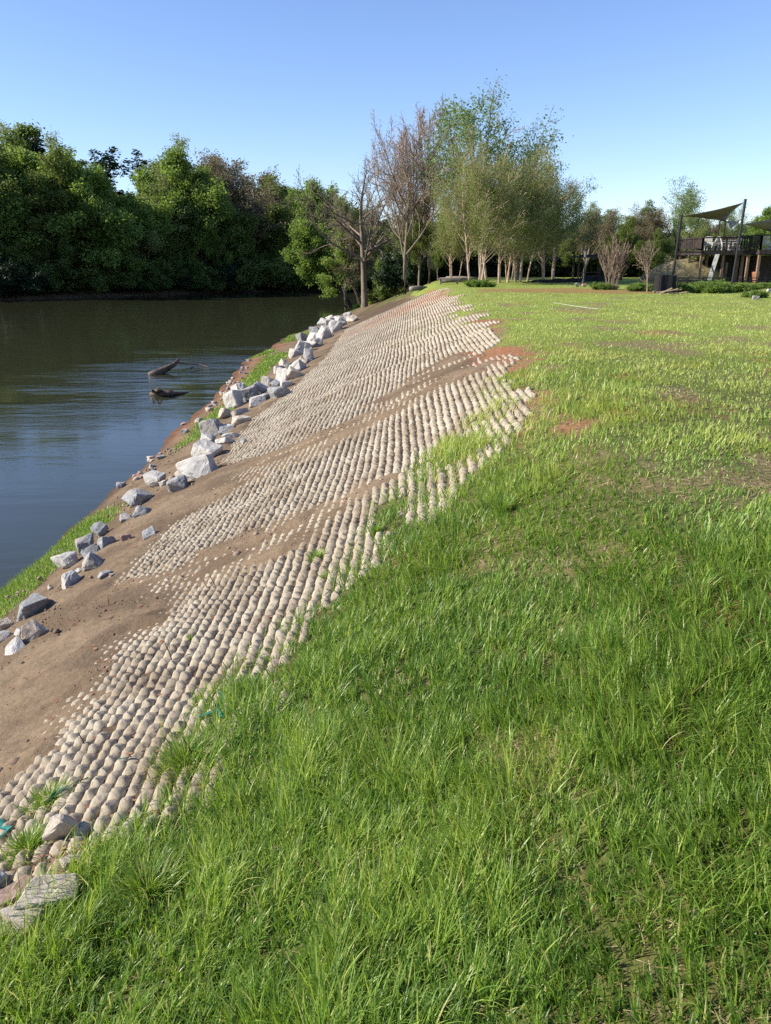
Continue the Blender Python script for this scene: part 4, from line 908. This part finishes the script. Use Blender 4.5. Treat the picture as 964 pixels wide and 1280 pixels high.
# chairs and tables on deck
def chair(x, y, z, rz, l):
    root = empty('deck_chair', (x, y, z), rz, label=l, cat='chair', group='white chairs on the raised decks')
    m = MB(); m.box((0, 0, .38), (.56, .5, .04)); m.build('seat', M_white, root)
    m = MB(); M_ = Matrix.Rotation(R(-20), 3, 'X')
    for i in range(5): m.box(((i-2)*.115, .34, .68), (.095, .03, .66+(.05 if i in (1, 2, 3) else 0)), M_)
    m.build('backrest', M_white, root)
    for sx in (-1, 1):
        m = MB(); m.box((sx*.33, .02, .58), (.1, .62, .03)); m.build('armrest', M_white, root)
        for sy in (-.22, .26):
            m = MB(); m.bar((sx*.30, sy, 0), (sx*.30, sy, .563), .06, .05); m.build('leg', M_white, root)
def table(x, y, z, l):
    root = empty('deck_table', (x, y, z), 0, label=l, cat='table')
    m = MB(); m.box((0, 0, .74), (1.5, .8, .05)); m.build('table_top', M_white, root)
    for sx in (-1, 1):
        for sy in (-1, 1):
            m = MB(); m.bar((sx*.68, sy*.33, 0), (sx*.55, sy*.3, .715), .06, .06); m.build('leg', M_white, root)
zc = zt-.05
chair(at(885, 326, YF+1).x, YF+1.2, zc, 2.6, 'leftmost white slatted chair on the left raised deck')
chair(at(891, 326, YF+1).x, YF+1.4, zc, 3.8, 'white slatted chair between the leftmost chair and the white deck table')
table(at(910, 326, YF+1).x, YF+1.4, zc, 'white table on the left raised deck')
chair(at(903, 326, YF+1).x, YF+.9, zc, 1.4, 'white slatted chair at the left end of the white deck table')
chair(at(918, 326, YF+1).x, YF+1.3, zc, 4.6, 'white slatted chair at the right end of the white deck table')
zc2 = at(950, 311, YF-2).z-.05
chair(at(952, 326, YF-1).x, YF-1.2, zc2, 2.7, 'white slatted chair on the right deck nearest the corner')
chair(at(958, 326, YF-1).x, YF-1.0, zc2, 4.0, 'white slatted chair on the right deck near the picture edge')
# shade poles and sails
def pole(b, t, l, r_=.09):
    root = empty('shade_pole', b, label=l, cat='pole', group='steel poles carrying the shade sails'); d = Vector(t)-Vector(b)
    m = MB(); m.tube([(0, 0, -.1), d], r_, 10); m.build('shaft', M_blk, root)
    m = MB(); m.tube([d, d+Vector((0, 0, .06))], r_*1.15, 10); m.build('cap', M_blk, root)
    m = MB(); m.box((0, 0, .02), (.35, .35, .05)); m.build('base_plate', M_blk, root)
p1b = gp(843, 60); p1t = at(852, 270, 60); p2b = gp(919, 58); p2t = at(932, 250, 58); p3t = at(907, 277, 66.4); p3b = Vector((p3t.x-.1, 66.4, T1(p3t.x, 66.4))); p4t = at(900, 277, 67.2); p4b = Vector((p4t.x-.1, 67.2, T1(p4t.x, 67.2)))
pole(p1b, p1t, 'black leaning pole left of the decks carrying the left sail corner'); pole(p2b, p2t, 'tallest black pole standing in front of the raised decks')
pole(p3b, p3t, 'black pole behind the left deck under the sail corner', .07); pole(p4b, p4t, 'thin grey pole just left of the pole behind the deck', .06)
p5t = at(1005, 268, 60); p5b = Vector((p5t.x, 60, GZ)); 
def sail(cs, mat, l, sag=.12, belly=.35):
    cs = [Vector(c) for c in cs]; c0 = sum(cs, Vector())/3; m = MB(); n_ = 14; idx = {}
    vs = []
    for i in range(n_+1):
        for j in range(n_+1-i):
            a, b = i/n_, j/n_; c = 1-a-b; p = cs[0]*a+cs[1]*b+cs[2]*c
            e_ = 4*(a*b*(1-c)+b*c*(1-a)+a*c*(1-b)); p = p+(c0-p)*sag*2.0*e_*(1-27*a*b*c*.8) - Vector((0, 0, belly*27*a*b*c*.5))
            idx[i, j] = len(vs); vs.append(p-c0)
    fs = []
    for i in range(n_):
        for j in range(n_-i):
            fs.append((idx[i, j], idx[i+1, j], idx[i, j+1]))
            if j < n_-i-1: fs.append((idx[i+1, j], idx[i+1, j+1], idx[i, j+1]))
    m.add(vs, fs); o = m.build('shade_sail', mat, smooth=True, label=l, cat='shade sail'); o.location = c0
    md_ = o.modifiers.new('thick', 'SOLIDIFY'); md_.thickness = .02
sail([p1t, p2t-Vector((.1, 0, .15)), p3t], M_sail, 'taupe triangular shade sail slung between three poles', .10, .5)
sail([p3t+Vector((0, -.2, .1)), at(928, 277, 58.2), at(913, 286, 62)], M_wsail, 'small white shade sail corner between the two taupe sails', .05, .1)
sail([at(929, 280, 58.3), at(1015, 262, 60), at(985, 300, 63)], M_sail, 'taupe shade sail running off the right picture edge', .08, .5)
pole(p5b, p5t, 'black pole beyond the right picture edge holding a sail')
# leaning plank
a = gp(889, 60.5); b = at(897, 318, 61.7); m = MB(); m.bar((0, 0, 0), b-a, .32, .05)
for f in (.2, .4, .6, .8): m.bar((b-a)*f+Vector((-.16, -.04, 0)), (b-a)*f+Vector((.16, -.04, 0)), .03, .03)
o = m.build('ramp_plank', simple('grey_plank', (.3, .31, .3), (.18, .18, .18), 6), label='grey plank leaning up against the left raised deck', cat='plank'); o.location = a
# cross rail between pole and deck
o = MB(); o.tube([(0, 0, 0), (xl-p1b.x, 2.0, 0)], .05, 6); o = o.build('cross_rail', M_blk, label='thin black rail from the leaning pole to the left deck', cat='rail'); o.location = at(847, 315, 60)
# fence below decks
root = empty('park_fence', gp(900, 58.5), label='low black wire fence with posts in front of the raised decks', cat='fence'); fo = root.location.copy()
xa, xb = at(843, 326, 58.5).x, at(1000, 326, 58.5).x; n_ = 9
zt_, zb_ = at(900, 347.5, 58.5).z, at(900, 357, 58.5).z
for i in range(n_):
    x = xa+(xb-xa)*i/(n_-1); m = MB(); m.box((x-fo.x, 0, (zt_+.06+GZ)/2-fo.z-.1), (.09, .09, zt_+.06-GZ+.2)); m.build('post', M_blk, root)
m = MB()
for zz in (zt_, zt_-.18): m.box(((xa+xb)/2-fo.x, 0, zz-fo.z), (xb-xa, .05, .06))
m.build('rail', M_blk, root); m = MB()
for i in range(110): x = xa+(xb-xa)*(i+.5)/110; m.bar((x-fo.x, 0.03, GZ-fo.z), (x-fo.x, .03, zt_-.18-fo.z), .012, .012)
for i in range(5): zz = GZ+.1+i*.15; m.bar((xa-fo.x, .032, zz-fo.z), (xb-fo.x, .032, zz-fo.z), .012, .012)
m.build('wire_mesh', M_blk, root)
# orange planter-like blob under right deck
a = gp(947, 60.6); m = MB(); m.tube([(0, 0, 0), (0, 0, .12), (0, 0, .6), (0, 0, .75), (0, 0, .8)], [.16, .18, .28, .3, .26], 12); o = m.build('planter', M_clayp, smooth=True, label='orange clay planter beside the posts of the right deck', cat='planter'); o.location = a
# straw mound
a = gp(858, 66); bm = bmesh.new(); bmesh.ops.create_icosphere(bm, subdivisions=4, radius=1)
for v in bm.verts: 
    k_ = 1+.25*float(fbm(np.array([v.co.x*2+3]), np.array([v.co.y*2+v.co.z*3]), 4, 8)[0]); v.co = Vector((v.co.x*3.4*k_, v.co.y*2.4*k_, max(v.co.z, -.1)*1.7*k_))
me = bpy.data.meshes.new('straw_mound'); bm.to_mesh(me); bm.free(); me.materials.append(simple('straw_mound', (.36, .29, .16), (.17, .15, .07), 3, .95, .6, .1)); o = link(bpy.data.objects.new('straw_mound', me)); o.location = a; me.polygons.foreach_set('use_smooth', np.ones(len(me.polygons), bool)); tag(o, 'pale dry grassy mound behind the leaning pole', 'mound')
# black fabric enclosure
a = hit(830, 366); wdt = 22*a.y/1005; hh = at(830, 344, a.y).z-a.z; root = empty('silt_enclosure', a, label='black fabric enclosure standing on the lawn left of the deck fence', cat='enclosure')
m = MB(); ring = []; nn = 40
vs = []
for i in range(nn):
    t = 2*math.pi*i/nn; rr_ = 1+.03*math.sin(i*2.1)+.03*math.sin(i*3.7); vs.append((wdt/2*rr_*math.copysign(abs(math.cos(t))**.45, math.cos(t)), wdt/2*rr_*math.copysign(abs(math.sin(t))**.45, math.sin(t)), 0))
vs2 = [(x*1.02, y*1.02, hh*(1+.03*math.sin(i*1.3))) for i, (x, y, z) in enumerate(vs)]; vs3 = [(x*.93, y*.93, z) for x, y, z in vs2]; vs4 = [(x*.9, y*.9, hh*.6) for x, y, z in vs]
fs = []
for L0 in range(3): fs += [(L0*nn+i, L0*nn+(i+1) % nn, (L0+1)*nn+(i+1) % nn, (L0+1)*nn+i) for i in range(nn)]
fs.append(tuple(3*nn+i for i in range(nn)))
m.add(vs+vs2+vs3+vs4, fs); m.build('fabric', M_fab, root)
for sx, sy in ((-.5, -.5), (.5, -.5), (.5, .5), (-.5, .5)):
    m = MB(); m.bar((sx*wdt*1.02, sy*wdt*1.02, 0), (sx*wdt*1.02, sy*wdt*1.02, hh+.05), .04, .04); m.build('stake', M_dk, root)
# wood debris
for i, (px, py, dx, dy, dz, l) in enumerate([(826, 366, .9, .3, .1, 'pale broken board at the foot of the black enclosure'), (836, 367, 1.2, -.2, .15, 'long pale stick lying right of the black enclosure'), (832, 369, .7, .4, .25, 'short pale board propped on the debris by the enclosure'), (848, 368.5, 1.1, .1, .05, 'thin pale stick on the lawn below the leafy bush')]):
    a = hit(px, py); m = MB(); m.bar((-dx/2, -dy/2, .06), (dx/2, dy/2, .06+dz), .10, .05); m.bar((-dx/4, .1, .04), (dx/3, -.15, .10+dz), .07, .04); o = m.build('wood_debris', simple('pale_board', (.42, .32, .2), (.28, .2, .13), 6), label=l, cat='wood'); o.location = a
for i, (px, py, wp, t_, l) in enumerate([(940, 371, 9, 'T', 'pale rubble stone in the weeds at right, left one'), (949, 369, 8, 'W', 'pale rubble stone in the weeds at right, right one'), (944, 375, 9, 'G', 'dark rubble stone in front of the pale rubble at right'), (961, 366, 7, 'W', 'pale stone at the right picture edge by the fence'),
                                         (721, 358.5, 7, 'T', 'pale rounded stone left of the lamp post foot'), (730, 359, 7, 'R', 'brownish stone at the lamp post foot')]):
    p = hit(px, py); dep = p.y; wd = wp*dep/F*1.0; me = rock_mesh(600+i, wd, wd, wd*.8, RM[t_]); o = link(bpy.data.objects.new('rubble_stone', me)); o.location = (p.x, p.y, T1(p.x, p.y)+wd*.3); tag(o, l, 'stone')
# silt fence across the back of the park
root = empty('silt_fence', gp(720, 60), label='long black fabric silt fence along the back edge of the lawn', cat='fence'); fo = root.location.copy()
pts = [(645, 60.0, 356, 358), (668, 60.3, 350, 359), (700, 61, 348.5, 358), (725, 62.5, 347.5, 357), (750, 66, 345, 352), (784, 70, 343, 348)]
m = MB(); vs = []; P = []
for i in range(len(pts)-1):
    for k_ in range(8):
        f = k_/8; px = pts[i][0]+(pts[i+1][0]-pts[i][0])*f; yd = pts[i][1]+(pts[i+1][1]-pts[i][1])*f; tp = pts[i][2]+(pts[i+1][2]-pts[i][2])*f
        b = gp(px, yd+.12*math.sin(len(P)*1.7)); t_ = at(px, tp+.5*math.sin(len(P)*1.1), b.y); P.append((b-Vector((0, 0, .15)), Vector((b.x+.02, b.y+.03, t_.z))))
for b, t_ in P: vs += [b-fo, t_-fo, t_-fo+Vector((0, .04, 0)), b-fo+Vector((0, .04, 0))]
fs = []
for i in range(len(P)-1):
    for k_ in range(4): fs.append((4*i+k_, 4*i+4+k_, 4*i+4+(k_+1) % 4, 4*i+(k_+1) % 4))
m.add(vs, fs); m.build('fabric', M_fab, root)
for i in range(0, len(P), 6):
    m = MB(); m.bar(P[i][0]-fo+Vector((0, .08, 0)), P[i][1]-fo+Vector((0, .08, .12)), .05, .04); m.build('stake', M_post, root)
# lamp post
a = hit(729, 357); top = at(733, 310, a.y); root = empty('street_lamp', a, label='black lamp post with a lantern head at the back of the park', cat='street lamp'); H_ = top.z-a.z
dx_ = top.x-a.x-.0
m = MB(); m.tube([(0, 0, 0), (0, 0, .1), (0, 0, .35), (0, 0, .45), (0, 0, H_-.62)], [.13, .13, .09, .05, .04], 12); m.build('post', M_blk, root, True)
m = MB(); m.tube([(0, 0, H_-.62), (0, 0, H_-.56), (0, 0, H_-.18)], [.05, .08, .12], 8); m.build('lantern', simple('frosted_glass', (.16, .16, .16), (.1, .1, .1), 4, .3, 0), root)
m = MB(); m.tube([(0, 0, H_-.18), (0, 0, H_-.14), (0, 0, H_-.03), (0, 0, H_+.06)], [.16, .13, .05, .015], 8); m.build('lantern_cap', M_blk, root)
# flat-topped shelter (dark horizontal piece beside the lamp)
a = gp(738, 66); root = empty('park_shelter', a, label='small dark flat-roofed picnic shelter behind the lamp post', cat='shelter'); zt_ = at(738, 321, 66).z-a.z
m = MB(); m.box((0, 0, zt_), (2.6, 2.2, .14)); m.box((0, 0, zt_+.12), (1.5, 1.3, .1)); m.build('roof', M_blk, root)
for sx in (-1.1, 1.1):
    for sy in (-.9, .9): m = MB(); m.bar((sx, sy, 0), (sx, sy, zt_-.07), .12, .12); m.build('post', M_dk, root)
m = MB(); m.box((0, 0, .7), (1.6, .7, .06)); m.box((0, -.6, .42), (1.6, .28, .05)); m.box((0, .6, .42), (1.6, .28, .05)); m.bar((-.6, -.6, 0), (-.6, 0, .66), .07, .07); m.bar((.6, .6, 0), (.6, 0, .66), .07, .07); m.bar((-.6, .6, 0), (-.6, 0, .665), .07, .07); m.bar((.6, -.6, 0), (.6, 0, .665), .07, .07); m.build('table', M_dk, root)
# logs near the crest
M_log = simple('weathered_log', (.26, .23, .19), (.12, .10, .08), 6, .9, .3)
for px, py, Yd, ln_, rz, l in [(568, 352, 62, 2.2, .1, 'grey log lying under the trees at the far crest'), (578, 349, 66, 2.6, -.3, 'longer grey log behind the one at the far crest'), (524, 357, 60, 1.6, .7, 'short grey log at the very end of the block mats')]:
    a = gp(px, Yd); m = MB(); c, s = math.cos(rz), math.sin(rz); m.tube([(-ln_/2*c, -ln_/2*s, .18), (0, .05, .22), (ln_/2*c, ln_/2*s, .2)], [.2, .18, .14], 9); o = m.build('fallen_log', M_log, smooth=True, label=l, cat='log'); o.location = a
# flagstone table-like slab with legs among the birches
a = gp(562, 58); root = empty('picnic_bench', a, label='low grey bench in front of the logs at the far crest', cat='bench'); m = MB(); m.box((0, 0, .38), (1.6, .45, .08)); m.build('seat', M_log, root)
for sx in (-.6, .6): m = MB(); m.box((sx, 0, .17), (.12, .36, .34)); m.build('leg', M_log, root)
# hose on the lawn
m = MB(); P = [hit(q, p_)+Vector((0, 0, .05)) for q, p_ in [(692, 379.5), (705, 381.5), (720, 384), (735, 386), (748, 387)]]; b = P[0].copy(); m.tube([p-b-Vector((0, 0, .02)) for p in P], .012, 6); o = m.build('garden_hose', simple('dusty_hose', (.42, .44, .36), (.3, .32, .25), 5), label='white hose lying across the far lawn', cat='hose'); o.location = b
print('objects', len(bpy.data.objects))
